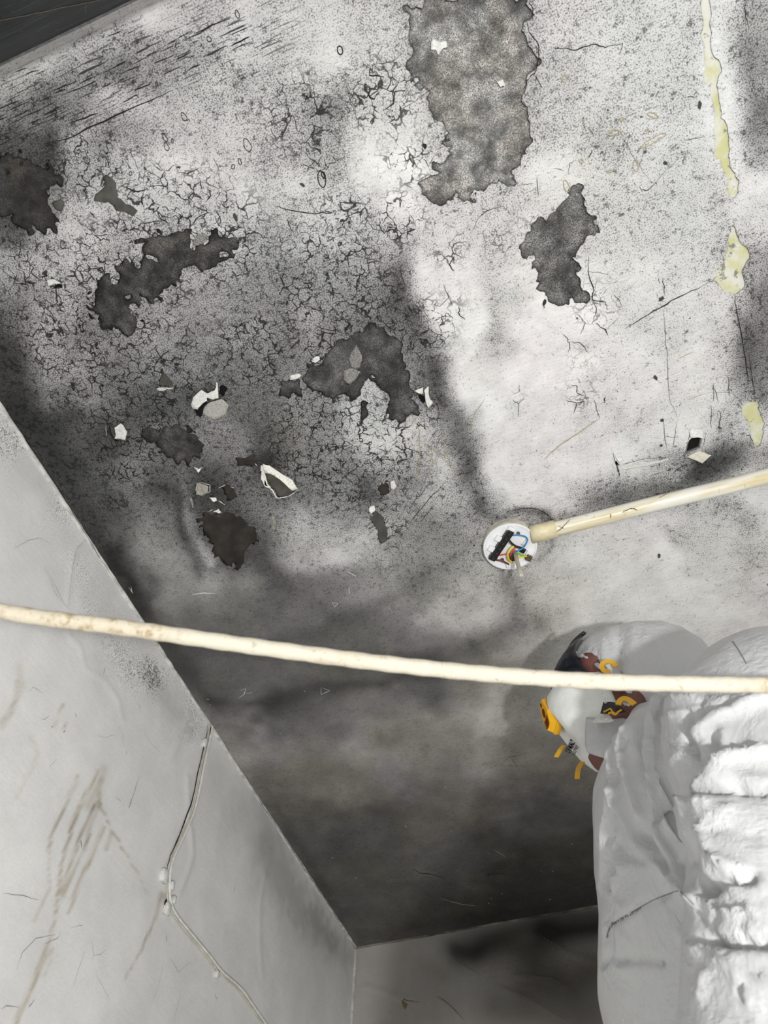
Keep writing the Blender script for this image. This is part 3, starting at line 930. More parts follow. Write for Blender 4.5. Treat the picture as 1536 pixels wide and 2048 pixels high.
flake(ZR([(812, 268), (938, 262), (940, 352), (880, 338), (818, 345)]), ZR([(805, 262), (940, 256)]), .004, M_FLAKE, 'paper_flap')
flake(ZR([(790, 520), (900, 452), (995, 475), (915, 548)]), ZR([(770, 530), (880, 445)]), .022, M_CARD, 'paper_flap', curl=1.2)['label'] = 'cream paper flap hanging open below the square hole'
flake(ZR([(128, 500), (180, 480), (215, 545), (170, 575)]), ZR([(120, 480), (190, 470)]), .004, M_FLAKE, 'paper_flap')
flake(ZR([(190, 600), (300, 550), (430, 565), (620, 525), (630, 545), (420, 605), (220, 635), (175, 640)]), ZR([(180, 650), (640, 560)]), .004, M_FLAKE, 'paper_flap')


# hairline cracks, scratches and stains: thin slivers lying in the surface
def sliver(bm, place, pts, w, off, taper=True):
    P = [place(*p) for p in pts]
    n = len(P)
    up = off.normalized()
    L = []
    for i, p in enumerate(P):
        t = (P[min(i + 1, n - 1)] - P[max(i - 1, 0)]).normalized()
        s = t.cross(up).normalized()
        k = w * (0.5 if not taper else 0.5 * (0.25 + 0.75 * math.sin(math.pi * (i + 0.35) / (n - 0.3))) * random.uniform(.7, 1.3))
        L.append((bm.verts.new(p + s * k + off), bm.verts.new(p - s * k + off)))
    for a, b in zip(L[:-1], L[1:]):
        bm.faces.new((a[0], b[0], b[1], a[1]))


def wiggle(pts, n=4, amp=1.6):
    out = []
    for (x0, y0), (x1, y1) in zip(pts[:-1], pts[1:]):
        for k in range(n):
            t = k / n
            out.append((x0 + (x1 - x0) * t + random.uniform(-amp, amp) * (k > 0), y0 + (y1 - y0) * t + random.uniform(-amp, amp) * (k > 0)))
    out.append(pts[-1])
    return out


def stuff(o):
    o['kind'] = 'stuff'
    return o


bm = bmesh.new()
DN = Vector((0, 0, -0.0014))
ZC3 = lambda p: zp(1024, 0, 3, p)
ZD = lambda p: zp(1024, 512, 3, p)
ZE = lambda p: zp(512, 512, 3, p)
ZA = lambda p: zp(512, 0, 3, p)
ZB = lambda p: zp(0, 0, 3, p)
for pts, w in [
    (ZC3([(260, 292), (330, 290), (380, 302), (440, 278), (500, 265), (560, 285), (660, 262)]), 2.2), (ZC3([(662, 258), (640, 330)]), 1.5),
    (ZA([(90, 1222), (160, 1250), (280, 1272), (380, 1278), (460, 1276), (500, 1250)]), 2.4), (ZA([(1460, 1240), (1390, 1262), (1340, 1300), (1295, 1385)]), 1.8),
    (ZA([(492, 1318), (500, 1350), (530, 1370)]), 4), (ZA([(425, 1285), (420, 1330), (430, 1380), (410, 1430)]), 1.5), (ZA([(530, 1370), (585, 1390)]), 1.8),
    (ZA([(400, 1300), (420, 1330), (400, 1370)]), 1.2), (ZA([(760, 665), (825, 620), (835, 550), (900, 540)]), 3), (ZA([(680, 510), (675, 570), (710, 595), (740, 550)]), 3),
    (ZA([(690, 400), (680, 450), (770, 460)]), 2.5), (ZA([(740, 1310), (745, 1360), (770, 1400), (800, 1350)]), 2.4), (ZA([(905, 1440), (910, 1390), (960, 1375)]), 2.6),
    (ZA([(185, 1310), (200, 1350), (230, 1400)]), 2), (ZA([(890, 920), (900, 970), (890, 1000)]), 1.5), (ZA([(820, 695), (1000, 570), (1110, 500)]), 1),
    (ZC3([(100, 0), (125, 60), (120, 125)]), 2), (ZC3([(90, 140), (100, 190), (155, 260), (160, 350), (135, 440), (90, 480), (70, 540)]), 2.2), (ZC3([(140, 455), (185, 530)]), 1.6),
    (ZC3([(760, 1120), (780, 1140), (815, 1140), (905, 1040)]), 1.6), (ZC3([(905, 1040), (1000, 950)]), .9), (ZC3([(650, 800), (740, 960), (830, 1090)]), .9),
    (ZC3([(1040, 585), (1110, 578)]), 1.2), (ZC3([(1030, 840), (1145, 820)]), 1.4), (ZC3([(160, 1170), (150, 1060)]), 1.8), (ZC3([(60, 1110), (120, 1100)]), 1.3),
    (ZC3([(250, 1010), (310, 1025)]), 1), (ZC3([(380, 960), (345, 980), (340, 1050)]), 1.2), (ZC3([(455, 950), (480, 900)]), 2.5), (ZC3([(1385, 20), (1420, 180)]), 1.6),
    (ZD([(675, 435), (790, 365), (905, 300), (1010, 240), (1140, 180)]), 3.6), (ZD([(1140, 180), (1250, 110)]), .9), (ZD([(905, 130), (915, 230)]), 2), (ZD([(880, 130), (885, 170)]), 1.2),
    (ZD([(905, 310), (918, 440), (930, 620), (945, 860), (985, 950)]), 1.1), (ZD([(1190, 890), (1195, 1030)]), 1.6), (ZD([(1250, 935), (1240, 1060)]), 1.8), (ZD([(1270, 1100), (1265, 1160)]), 1.6),
    (ZD([(905, 985), (915, 1080), (925, 1150)]), 1.6), (ZD([(985, 1000), (975, 1080), (960, 1150)]), 1.2), (ZD([(915, 1080), (1000, 1085)]), 1.0), (ZD([(1240, 880), (1205, 760)]), 1),
    (ZD([(1300, 740), (1300, 840)]), 1.6), (ZD([(1170, 820), (1260, 815), (1330, 820)]), 1), (ZD([(1210, 770), (1205, 870)]), 1.3),
    (ZD([(300, 465), (335, 500), (345, 540), (335, 580)]), 2), (ZD([(345, 515), (410, 520), (460, 580)]), 1.8), (ZD([(385, 345), (440, 400), (410, 470)]), 1.6), (ZD([(500, 400), (560, 440), (575, 475)]), 2.4),
    (ZD([(460, 0), (455, 90), (490, 210), (480, 260), (560, 275), (575, 320)]), 2.6), (ZD([(490, 260), (505, 330), (480, 400)]), 2), (ZD([(610, 230), (640, 260), (655, 305)]), 1.5), (ZD([(455, 90), (580, 110)]), 1.2),
    (ZD([(560, 440), (610, 400), (630, 370)]), 1.4), (ZD([(355, 770), (390, 780), (390, 820), (440, 840)]), 2.4), (ZD([(325, 865), (385, 880), (440, 870)]), 2.6), (ZD([(385, 880), (370, 940)]), 2),
    (ZD([(40, 770), (45, 810), (10, 830)]), 1.4), (ZD([(5, 860), (40, 890), (35, 960)]), 1.6), (ZD([(40, 890), (75, 850)]), 1.4), (ZD([(490, 860), (525, 965)]), 1.8), (ZD([(560, 845), (552, 880)]), 4),
    (ZD([(605, 1180), (640, 1290), (640, 1325)]), 3), (ZD([(650, 1250), (760, 1220), (930, 1205)]), 1.4), (ZD([(720, 1215), (735, 1250)]), 1), (ZD([(880, 1240), (882, 1265)]), 1.2), (ZD([(1025, 1240), (1050, 1130), (1075, 1030)]), 1.5),
    (ZD([(1140, 1160), (1160, 1075)]), 1.6), (ZD([(1400, 1065), (1430, 1085), (1450, 1130)]), 2), (ZD([(950, 1395), (985, 1330), (1010, 1300)]), 3), (ZD([(1060, 1270), (1180, 1258), (1230, 1290)]), 2.2),
    (ZE([(1190, 0), (1160, 50), (1190, 90)]), 3.4), (ZE([(1125, 170), (1155, 250), (1100, 300), (1070, 285)]), 1.8), (ZE([(1155, 250), (1180, 290)]), 1.6), (ZE([(1135, 390), (1140, 340), (1180, 370)]), 1.8),
    (ZE([(1215, 300), (1220, 350), (1255, 380)]), 3.2), (ZE([(865, 60), (870, 120), (900, 180)]), 2.6), (ZE([(745, 380), (800, 430), (850, 400)]), 2.8), (ZE([(805, 430), (810, 460)]), 2.5),
    (ZE([(630, 160), (660, 190), (700, 180)]), 2.8), (ZE([(300, 300), (410, 330)]), 2.4), (ZE([(485, 390), (490, 420), (460, 450)]), 2), (ZE([(410, 460), (385, 520), (370, 600)]), 1.8),
    (ZE([(590, 1060), (600, 1020), (640, 1000)]), 1.6), (ZE([(690, 960), (740, 945)]), 1.6), (ZE([(760, 1220), (840, 1225), (855, 1190)]), 2.4), (ZE([(720, 1150), (800, 1180)]), 2),
    (ZE([(1000, 830), (1005, 785)]), 2), (ZE([(955, 870), (970, 820)]), 1.6), (ZE([(1020, 900), (1050, 860)]), 1.4),
    (Z7([(690, 815), (740, 820), (770, 840)]), 2.4), (Z7([(640, 850), (690, 815)]), 1.8), (Z7([(545, 440), (540, 500), (520, 520)]), 1.8), (Z7([(850, 510), (1000, 320)]), 1.6), (Z7([(840, 640), (1000, 440), (1095, 345)]), 2.6),
    (Z7([(870, 600), (930, 500)]), 2), (Z7([(920, 640), (980, 560), (1030, 490)]), 2.2), (Z7([(1060, 660), (1130, 610), (1185, 555)]), 1.5), (Z7([(1180, 130), (1280, 40)]), 1.6), (Z7([(1200, 160), (1300, 60)]), 1.6), (Z7([(1250, 190), (1310, 140)]), 1.2),
    (ZB([(1100, 1045), (1190, 1010)]), 2), (ZB([(1280, 945), (1310, 1000), (1300, 1060)]), 1.5), (ZB([(1310, 1000), (1360, 1000)]), 1), (ZB([(730, 1110), (830, 1150), (885, 1130)]), 3), (ZB([(800, 1170), (840, 1190), (820, 1220)]), 1.6),
    (ZB([(1205, 1080), (1210, 1130)]), 2.6), (ZB([(1250, 1120), (1265, 1170), (1240, 1210)]), 2.4), (ZB([(820, 1300), (870, 1340), (1000, 1320)]), 2), (ZB([(940, 1290), (1020, 1350)]), 2),
    (ZB([(650, 1330), (660, 1355)]), 3), (ZB([(540, 1270), (570, 1310)]), 3), (ZB([(1150, 1350), (1180, 1310), (1250, 1270)]), 2.6), (ZB([(1290, 1260), (1320, 1300), (1330, 1370)]), 2.4),
    (zp(512, 1536, 3, [(930, 605), (1000, 630), (1140, 655)]), 4), (zp(512, 1536, 3, [(1380, 640), (1490, 630)]), 3), ([(1000, 1530), (1020, 1512), (1055, 1505)], 1.6), ([(1000, 1530), (1050, 1532)], 1.4), ([(1020, 1512), (1040, 1540)], 1.2),
    (zp(900, 980, 5.12, [(580, 230), (700, 195), (800, 180), (880, 190), (960, 220), (1030, 280), (1060, 320)]), 3), (zp(900, 980, 5.12, [(200, 300), (260, 230), (330, 195)]), 1.4), (ZR([(640, 690), (720, 620), (760, 590)]), 1.5),
    (ZD([(1335, 235), (1345, 330), (1400, 620), (1420, 830)]), 2.4), (ZD([(1420, 600), (1440, 740), (1460, 880)]), 1.8),
    (ZB([(280, 860), (440, 820), (560, 755), (700, 690), (860, 620), (1020, 545)]), 3.4),
    (ZB([(740, 612), (830, 570)]), 3), (ZB([(1170, 200), (1380, 110)]), 2.6), (ZB([(650, 215), (730, 185)]), 2.4), (ZB([(160, 445), (240, 420)]), 2.4), (ZB([(100, 430), (160, 410)]), 2.4), (ZB([(330, 560), (400, 535)]), 3), (ZB([(810, 545), (905, 505)]), 3),
    (ZB([(430, 735), (590, 680)]), 3), (ZB([(180, 740), (250, 715)]), 2.6), (ZB([(1130, 420), (1200, 385)]), 2.8), (ZB([(1390, 275), (1500, 220)]), 3),
]:
    sliver(bm, at_z, wiggle(pts), w * .56 / 1150, DN)
bm2 = bmesh.new()
for pts, w in [(ZE([(940, 960), (980, 1040), (985, 1160), (970, 1300), (940, 1390)]), 1.6), (ZE([(1010, 1130), (1060, 1230), (1110, 1280)]), 1.5), (ZE([(1010, 1130), (1100, 1190), (1165, 1260)]), 1.4), (ZE([(1040, 1140), (1140, 1200)]), 1.2),
               (ZE([(1130, 1010), (1130, 1130), (1165, 1260), (1210, 1300)]), 1.1), (ZD([(195, 1220), (290, 1130), (400, 1060), (525, 970)]), 2.4), (ZD([(985, 620), (1090, 570)]), 1.2), (ZD([(1060, 860), (1170, 820)]), 1),
               (ZE([(1280, 1060), (1310, 950), (1375, 850)]), 1.2)]:
    sliver(bm2, at_z, wiggle(pts, 5, 1.0), w / 1150, DN)
# outlined blisters
for c, rx, ry, a in [((505, 302), 16, 26, -.2), ((395, 1075), 22, 50, -.2), ((405, 1050), 10, 22, -.4)]:
    c = (512 + c[0] / 3, c[1] / 3)
    sliver(bm, at_z, [(c[0] + (rx * math.cos(t) * math.cos(a) - ry * math.sin(t) * math.sin(a)) / 3, c[1] + (rx * math.cos(t) * math.sin(a) + ry * math.sin(t) * math.cos(a)) / 3) for t in np.linspace(0, 6.28, 14)], 1.5 / 1150, DN, False)
for c, rx, ry, a in [((610, 795), 42, 17, -.1), ((840, 845), 90, 14, -.52), ((845, 692), 34, 13, .4), ((740, 995), 15, 34, -.15), ((415, 965), 13, 11, .5), ((583, 1027), 15, 8, -.5), ((325, 1115), 16, 36, -.3), ((660, 715), 12, 11, 0), ((808, 780), 10, 6, -.4), ((315, 470), 12, 24, 0)]:
    c = (1024 + c[0] / 3, c[1] / 3)
    sliver(bm2, at_z, [(c[0] + (rx * math.cos(t) * math.cos(a) - ry * math.sin(t) * math.sin(a)) / 3 * (1 + .15 * math.sin(3 * t)), c[1] + (rx * math.cos(t) * math.sin(a) + ry * math.sin(t) * math.cos(a)) / 3) for t in np.linspace(0, 6.28, 16)], 1.2 / 1150, DN, False)
for c, rx, ry, a in [((1425, 85), 11, 26, -.3), ((1105, 700), 14, 27, -.5), ((990, 825), 10, 30, -.5), ((1000, 880), 12, 26, -.4), ((1485, 870), 20, 42, -.4), ((1440, 970), 8, 20, -.2), ((1400, 1000), 10, 14, .3), ((1255, 235), 12, 18, -.5), ((378, 1465), 14, 26, -.2), ((520, 960), 14, 24, -.8), ((785, 1040), 9, 12, .2), ((1035, 845), 6, 14, 0)]:
    c = (c[0] / 3, c[1] / 3)
    sliver(bm, at_z, [(c[0] + (rx * math.cos(t) * math.cos(a) - ry * math.sin(t) * math.sin(a)) / 3 * (1 + .15 * math.sin(3 * t)), c[1] + (rx * math.cos(t) * math.sin(a) + ry * math.sin(t) * math.cos(a)) / 3) for t in np.linspace(0, 6.28, 14)], 1.0 / 1150, DN, False)
stuff(bm_obj('hairline_cracks', bm, M_CRACK, ceiling))
bm = bmesh.new()
for pts, w in [([(680, 925), (720, 925), (770, 940), (770, 985), (710, 1015), (665, 1000), (680, 925)], 1.3), ([(600, 1030), (650, 1020), (665, 1070), (640, 1135), (610, 1090), (600, 1030)], 1.3), ([(765, 1030), (810, 1030), (815, 1052)], 1.6), ([(830, 1050), (872, 1078)], 1.4),
               ([(830, 960), (875, 940)], 1.1), ([(910, 950), (960, 970), (975, 1000)], 1.1), ([(800, 1120), (850, 1142)], 2.0), ([(1190, 1190), (1215, 1150), (1240, 1180), (1225, 1260), (1190, 1250)], 1.5), ([(660, 815), (690, 850), (715, 815)], 1.3), ([(940, 1030), (975, 1040)], 1.0), ([(760, 1125), (790, 1110)], 1.0),
               ([(1125, 800), (1130, 880), (1145, 940), (1215, 978), (1245, 1032), (1320, 1018), (1388, 972)], 1.6), ([(1085, 790), (1095, 805)], 1.5), ([(580, 960), (590, 1010)], 1.0)]:
    sliver(bm, at_z, wiggle(Z3(pts), 3, .5), w / 1150, DN)
for pts, w in [([(642, 1374), (660, 1380), (643, 1388), (642, 1374)], .8), ([(664, 1204), (676, 1206), (670, 1213), (664, 1204)], .8), ([(258, 1174), (266, 1186), (262, 1172)], .9), ([(695, 1142), (712, 1152)], 1.3), ([(698, 1172), (699, 1188)], .8), ([(480, 1380), (492, 1376), (488, 1388), (476, 1396)], .9), ([(492, 1386), (505, 1384)], .8),
               ([(385, 1188), (410, 1185), (430, 1186)], 1.6), ([(880, 1795), (905, 1803), (925, 1808), (950, 1810)], 1.2), ([(990, 1700), (1010, 1712)], .9)]:
    sliver(bm, at_z, wiggle(pts, 3, .5), w / 1150, DN)
stuff(bm_obj('pale_broken_edges', bm, M_RIM, ceiling))
stuff(bm_obj('straw_scratches', bm2, M_STRAW, ceiling))
# small dark dents
bm = bmesh.new()
for (u, v), rx, ry, a in [((1330, 326), 6, 4.5, .6), ((1311, 755), 4.5, 7, -.3), ((1318, 1110), 4, 6, .2), ((1324, 840), 5, 5, 0), ((1180, 175), 2.5, 3, 0), ((291, 337), 3, 5, -.4), ((298, 358), 2.5, 5, -.3), ((370, 1030), 5, 8, .3), ((1282, 234), 3, 3, 0),
                           ((1322, 598), 8, 6, -.7), ((1399, 210), 5, 11, .1), ((472, 434), 5, 12, -.4), ((200, 290), 4, 4, 0), ((1322, 890), 5, 4, 0), ((1154, 636), 2.5, 3, 0), ((1379, 636), 2, 2, 0), ((700, 400), 2, 5, .8), ((605, 370), 4, 9, -.7), ((948, 1090), 3, 3, 0), ((670, 990), 4, 7, .6), ((358, 334), 6, 3.4, 0)]:
    P = [at_z(u + k_ * (rx * math.cos(t) * math.cos(a) - ry * math.sin(t) * math.sin(a)), v + k_ * (rx * math.cos(t) * math.sin(a) + ry * math.sin(t) * math.cos(a))) + DN for t in np.linspace(0, 2 * math.pi, 10, endpoint=False) for k_ in [random.uniform(.5, .95)]]
    bm.faces.new([bm.verts.new(p) for p in P])
stuff(bm_obj('mould_spots', bm, simple('mould_spot', (0.06, 0.058, 0.05), 0.9, 0.1), ceiling))

# ------------------------------------------------------------------ walls
Z5 = lambda p: zp(0, 1150, 3.072, p)
Z6 = lambda p: zp(0, 760, 3.491, p)
Z8 = lambda p: zp(0, 1600, 2.743, p)
Z9 = lambda p: zp(200, 1380, 2.743, p)
ZW = lambda p: zp(640, 1700, 2.56, p)


def wall_grid(name, place3, na, nb, fields, mat, flip=False):
    A, B = np.meshgrid(na, nb, indexing='ij')
    P = np.array([place3(a, b) for a, b in zip(A.ravel(), B.ravel())])
    uv = project(P)
    F, disp = fields(P, uv)
    P = P + disp
    idx = np.arange(len(na) * len(nb)).reshape(len(na), len(nb))
    q = np.column_stack([idx[:-1, :-1].ravel(), idx[1:, :-1].ravel(), idx[1:, 1:].ravel(), idx[:-1, 1:].ravel()])
    if flip:
        q = q[:, ::-1]
    me = mesh_np(name, P, q.tolist(), True, F)
    return structure(link(name, me, mat))


def left_fields(P, uv):
    n = len(P)
    q = P[:, 1:3]
    tone = np.full(n, 0.78)
    brown = np.full(n, 0.05); speck = np.full(n, 0.03)
    drips = [(Z5([(380, 790), (320, 930)]), 2.5, .35), (Z5([(400, 900), (385, 965)]), 2.5, .4), (Z5([(480, 1240), (350, 1500), (310, 1600), (300, 1690)]), 3, .4),
             (Z5([(600, 1200), (520, 1350), (450, 1530), (400, 1690)]), 3.5, .45), (Z5([(620, 1250), (600, 1380), (500, 1560), (460, 1690)]), 3.5, .45), (Z5([(640, 1190), (600, 1300), (530, 1420)]), 8, .28),
             (Z5([(610, 1400), (560, 1540), (520, 1690)]), 3, .35), (Z5([(690, 1580), (640, 1690)]), 3, .35), (Z5([(120, 560), (135, 690), (70, 850), (0, 930)]), 7, .22), (Z5([(110, 650), (80, 850), (20, 900)]), 4, .25),
             (Z5([(190, 1000), (230, 1090), (200, 1180), (100, 1370)]), 5, .16), (Z5([(600, 1380), (700, 1600), (760, 1690)]), 2, .3),
             (Z8([(370, 0), (290, 170), (270, 300), (270, 470), (190, 660)]), 2.5, .28), (Z8([(430, 30), (390, 150), (340, 350), (315, 540), (300, 620)]), 3.5, .5), (Z8([(520, 30), (400, 300), (330, 520)]), 3.5, .5),
             (Z8([(500, 180), (400, 400), (340, 540)]), 3, .35), (Z8([(570, 150), (440, 430), (370, 620)]), 3.5, .45), (Z8([(610, 180), (570, 270)]), 2.5, .4), (Z8([(540, 30), (620, 170), (760, 420)]), 2, .35), (Z8([(760, 420), (820, 540)]), 1.6, .2),
             (Z8([(300, 640), (260, 780)]), 3, .35), (Z8([(260, 780), (200, 960), (90, 1229)]), 5, .5), (Z8([(290, 800), (240, 960)]), 2.5, .25), (Z8([(895, 500), (860, 640), (780, 800), (690, 980)]), 2.4, .3), (Z8([(880, 540), (830, 700), (720, 930)]), 2, .3), (Z8([(900, 520)]), 7, .5)]
    wob = np.column_stack([(vnoise(q, 60, 51) - .5), (vnoise(q, 60, 52) - .5)]) * 5
    for pts, w, a in drips:
        k = a * np.exp(-(seg_dist(uv + wob, pts) / w) ** 2) * (0.6 + 0.8 * vnoise(q, 90, 53))
        tone *= (1 - 0.62 * np.clip(k, 0, 1)); brown = np.maximum(brown, np.clip(k * 1.7, 0, .9))
    edge = np.exp(-(seg_dist(uv, [(0, 850), (110, 985), (190, 1120), (250, 1225), (330, 1370), (400, 1455)]) / 60) ** 2)
    mid = np.exp(-(seg_dist(uv, [(165, 1140), (215, 1225), (290, 1345)]) / 42) ** 2)
    pch = np.clip((vnoise(q, 14, 55) - 0.25) * 1.6, 0, 1)
    speck = np.maximum(speck, 0.62 * edge * pch + 0.50 * mid * (0.5 + 0.5 * pch))
    for pts, w, f in [([(520, 1650), (600, 1820), (640, 1980)], 75, .86), ([(185, 1170), (225, 1240)], 30, .90), ([(300, 1355), (330, 1400), (375, 1462)], 20, .80), (Z9([(900, 860), (1020, 1080), (1200, 1330), (1330, 1450)]), 34, .72), (Z9([(1180, 1220), (1260, 1380)]), 16, .75),
                      (Z9([(650, 420), (760, 700)]), 30, .88), (Z9([(1390, 1460), (1380, 1830)]), 18, .85), ([(50, 880), (120, 990)], 24, .94), (Z9([(870, 640), (960, 800)]), 24, .88)]:
        tone *= 1 + (f - 1) * np.exp(-(seg_dist(uv + wob * 4, pts) / w) ** 2)
    tone *= 0.97 + 0.06 * vnoise(q, 7, 56)
    d = np.zeros((n, 3))
    h = 0.003 * (vnoise(q, 5, 57) - .5) + 0.0012 * (vnoise(q, 16, 58) - .5)
    for pts, w, a in [(Z5([(410, 340), (440, 390), (490, 440), (520, 580), (640, 650), (720, 760), (750, 900)]), 4, .0012), (Z6([(600, 1110), (530, 1180), (500, 1330), (470, 1600)]), 4, .0012), (Z9([(480, 480), (490, 700), (510, 900), (470, 1030), (430, 1120)]), 5, .002),
                      (Z9([(930, 880), (880, 1130), (870, 1330), (885, 1560)]), 5, .0014), (Z5([(1170, 850), (1090, 1040), (1020, 1180)]), 5, .001), (Z9([(690, 1300), (670, 1400)]), 4, .001)]:
        s = seg_dist(uv, pts)
        h += a * np.exp(-(s / w) ** 2)
    d[:, 0] = h
    return dict(tone=tone, speck=speck, brown=brown), d


ny = np.arange(YF - .12, YB + .004, 0.0055)
nz = np.arange(ZC - 0.05, ZT + .004, 0.0055); nz[-1] = ZT + .002; ny[-1] = YB + .004
wall_left = wall_grid('wall_left', lambda a, b: (XL, a, b), ny, nz, left_fields, M_WALL)


def back_fields(P, uv):
    n = len(P)
    q = P[:, [0, 2]]
    wob = np.column_stack([(vnoise(q, 9, 61) - .5), (vnoise(q, 9, 62) - .5)]) * 40
    tone = np.full(n, 0.45); brown = np.full(n, 0.32); speck = np.full(n, 0.06)
    for pts, w, f, b in [(ZW([(700, 510), (1000, 420), (1436, 300)]), 32, .35, .4), (ZW([(850, 480), (1000, 540), (1200, 480)]), 30, .5, .6), (ZW([(1150, 430), (1250, 440), (1430, 380)]), 34, .12, .3), (ZW([(700, 480), (800, 500)]), 16, .5, 0),
                         (ZW([(1100, 620), (1300, 700), (1420, 620)]), 50, .45, .7), (ZW([(1050, 700), (1200, 700)]), 30, .75, .6), (ZW([(500, 600), (620, 640)]), 26, .82, .5), (ZW([(400, 890), (600, 870)]), 24, .88, .5), (ZW([(900, 800), (1400, 860)]), 50, .62, .5),
                         ([(1020, 1900), (1280, 2010)], 120, .50, .55), ([(860, 1990)], 60, .75, .4), (ZW([(240, 560), (280, 650)]), 22, .92, .3), (ZW([(190, 600), (180, 890)]), 10, .85, 0)]:
        k = np.exp(-(seg_dist(uv + wob, pts) / w) ** 2)
        tone *= 1 + (f - 1) * k; brown = np.maximum(brown, b * k)
    speck = speck + .25 * np.exp(-(seg_dist(uv, ZW([(900, 560), (1300, 560)])) / 50) ** 2)
    d = np.zeros((n, 3))
    h = 0.003 * (vnoise(q, 6, 63) - .5)
    for pts, w, a in [(ZW([(670, 530), (720, 580), (800, 630)]), 4, .002), (ZW([(240, 700), (420, 760)]), 5, .003), (ZW([(900, 700), (1080, 760), (1270, 880)]), 5, .002), (ZW([(630, 760), (720, 850)]), 4, .002), (ZW([(1000, 640), (1150, 660), (1250, 700)]), 5, .0025), (ZW([(1100, 430), (1250, 520), (1420, 580)]), 5, .003)]:
        h += a * np.exp(-(seg_dist(uv, pts) / w) ** 2)
    d[:, 1] = -h
    return dict(tone=np.clip(tone, .02, .8), speck=speck, brown=brown), d


nx = np.arange(XL - .002, 0.75, 0.007)
nz2 = np.arange(ZC - 0.05, ZT + .003, 0.0065); nz2[-1] = ZT + .002
wall_back = wall_grid('wall_back', lambda a, b: (a, YB, b), nx, nz2, back_fields, M_WALLB)

M_PLAIN = simple('plain_wall_paint', (0.70, 0.70, 0.68), 0.6, 0.3, nscale=6, namp=0.05)
M_FLOOR = simple('grey_screed_floor', (0.34, 0.33, 0.31), 0.7, 0.3, nscale=9, namp=0.2, bscale=60)


def slab(name, x0, x1, y0, y1, z0, z1, mat, parent=None):
    bm = bmesh.new()
    add_box(bm, ((x0 + x1) / 2, (y0 + y1) / 2, (z0 + z1) / 2), x1 - x0, y1 - y0, z1 - z0)
    return bm_obj(name, bm, mat, parent)


slab('backing', XL - .10, XL - .006, YF - .12, YB + .1, 0, ZT, M_PLAIN, wall_left)
slab('lower_face', XL - .006, XL, YF - .12, YB + .006, 0, ZC - .04, M_PLAIN, wall_left)
slab('backing', XL - .006, XR + .1, YB + .006, YB + .1, 0, ZT, M_PLAIN, wall_back)
slab('lower_face', XL, XR, YB, YB + .006, 0, ZC - .04, M_PLAIN, wall_back)
slab('side_face', 0.74, XR, YB, YB + .006, ZC - .04, ZT, M_PLAIN, wall_back)
structure(slab('wall_right', XR, XR + .1, YF - .12, YB + .1, 0, ZT, M_PLAIN))
structure(slab('floor', XL - .1, XR + .1, YF - 1.6, YB + .1, -0.08, 0, M_FLOOR))

# dark header over the doorway behind the camera
th = NT('scuffed_slate_board')
_n = th.noise(1.0, 4, 0.6, vec=th.mapping((6, 6, 90), rot=(0, 0.3, 0)))
_c = th.mix(th.sstep(_n, 0.35, 0.75), (0.012, 0.016, 0.018, 1), (0.030, 0.038, 0.043, 1))
_s = th.noise(1.0, 2, 0.5, vec=th.mapping((10, 10, 260), rot=(0, 0.22, 0)))
_c = th.mix(th.math('MULTIPLY', th.sstep(_s, 0.64, 0.72), 0.5), _c, (0.16, 0.19, 0.20, 1))
_c = th.mix(th.math('MULTIPLY', th.sstep(th.noise(160, 2), 0.68, 0.76), 0.5), _c, (0.20, 0.20, 0.19, 1))
M_SLATE = th.done(_c, 0.5, th.bump(_n, 0.001, 0.4), 0.35)
header = structure(slab('trim_1', XL, XR, YF - .12, YF, ZT - .245, ZT - .006, M_SLATE))
header['label'] = 'dark slate grey header board across the top of the doorway'
bm = bmesh.new()
NF = Vector((0, .0006, 0))
PH = lambda u, v: at_y(u, v, YF)
sliver(bm, PH, wiggle([(-20, 44), (60, 28), (130, 13), (215, -4)], 6, .8), 1.8 / 1150, NF, False)
bm_obj('tan_scrape', bm, simple('tan_scrape', (0.40, 0.32, 0.22), 0.8, 0.2), header)
bm = bmesh.new()
for p in [[(170, 8), (171, 28)], [(0, 75), (60, 48)], [(30, 100), (160, 40), (230, 12)], [(5, 15), (30, 6)], [(60, 95), (80, 84)], [(70, 62), (110, 40)]]:
    sliver(bm, PH, wiggle(p, 4, .6), 1.0 / 1150, NF)
stuff(bm_obj('pale_scratches', bm, simple('pale_scratch', (0.24, 0.26, 0.27), 0.8, 0.2), header))
slab('plaster_edge', XL, XR, YF - .004, YF + .0015, ZT - .0062, ZT, simple('grey_edge_bead', (0.30, 0.30, 0.31), 0.6, 0.2, nscale=90, namp=.4), header)

# caulk beads along the wall tops
M_BEAD = simple('old_caulk', (0.56, 0.56, 0.535), 0.6, 0.3, nscale=60, namp=0.25, bscale=90, bdist=.002)
M_BEADD = simple('grimy_caulk', (0.14, 0.13, 0.115), 0.6, 0.3, nscale=14, namp=0.7, bscale=90, bdist=.002)


def bead(name, a, b, r, mat, n=120, amp=0.0015):
    bm = bmesh.new()
    pts = []
    a, b = Vector(a), Vector(b)
    for i in range(n + 1):
        p = a.lerp(b, i / n)
        pts.append(p + Vector((random.uniform(-1, 1), random.uniform(-1, 1), random.uniform(-1, 1))) * amp * .5)
    add_tube(bm, pts, [r * random.uniform(.9, 1.1) for _ in pts], 8)
    return structure(bm_obj(name, bm, mat, None, True))


bead('trim_2', (XL, YF, ZT), (XL, YB, ZT), .0046, M_BEAD)
bead('trim_3', (XL, YB, ZT), (XR, YB, ZT), .0036, M_BEADD)
bead('trim_4', (XL, YB, ZC - .3), (XL, YB, ZT), .0045, M_BEAD)

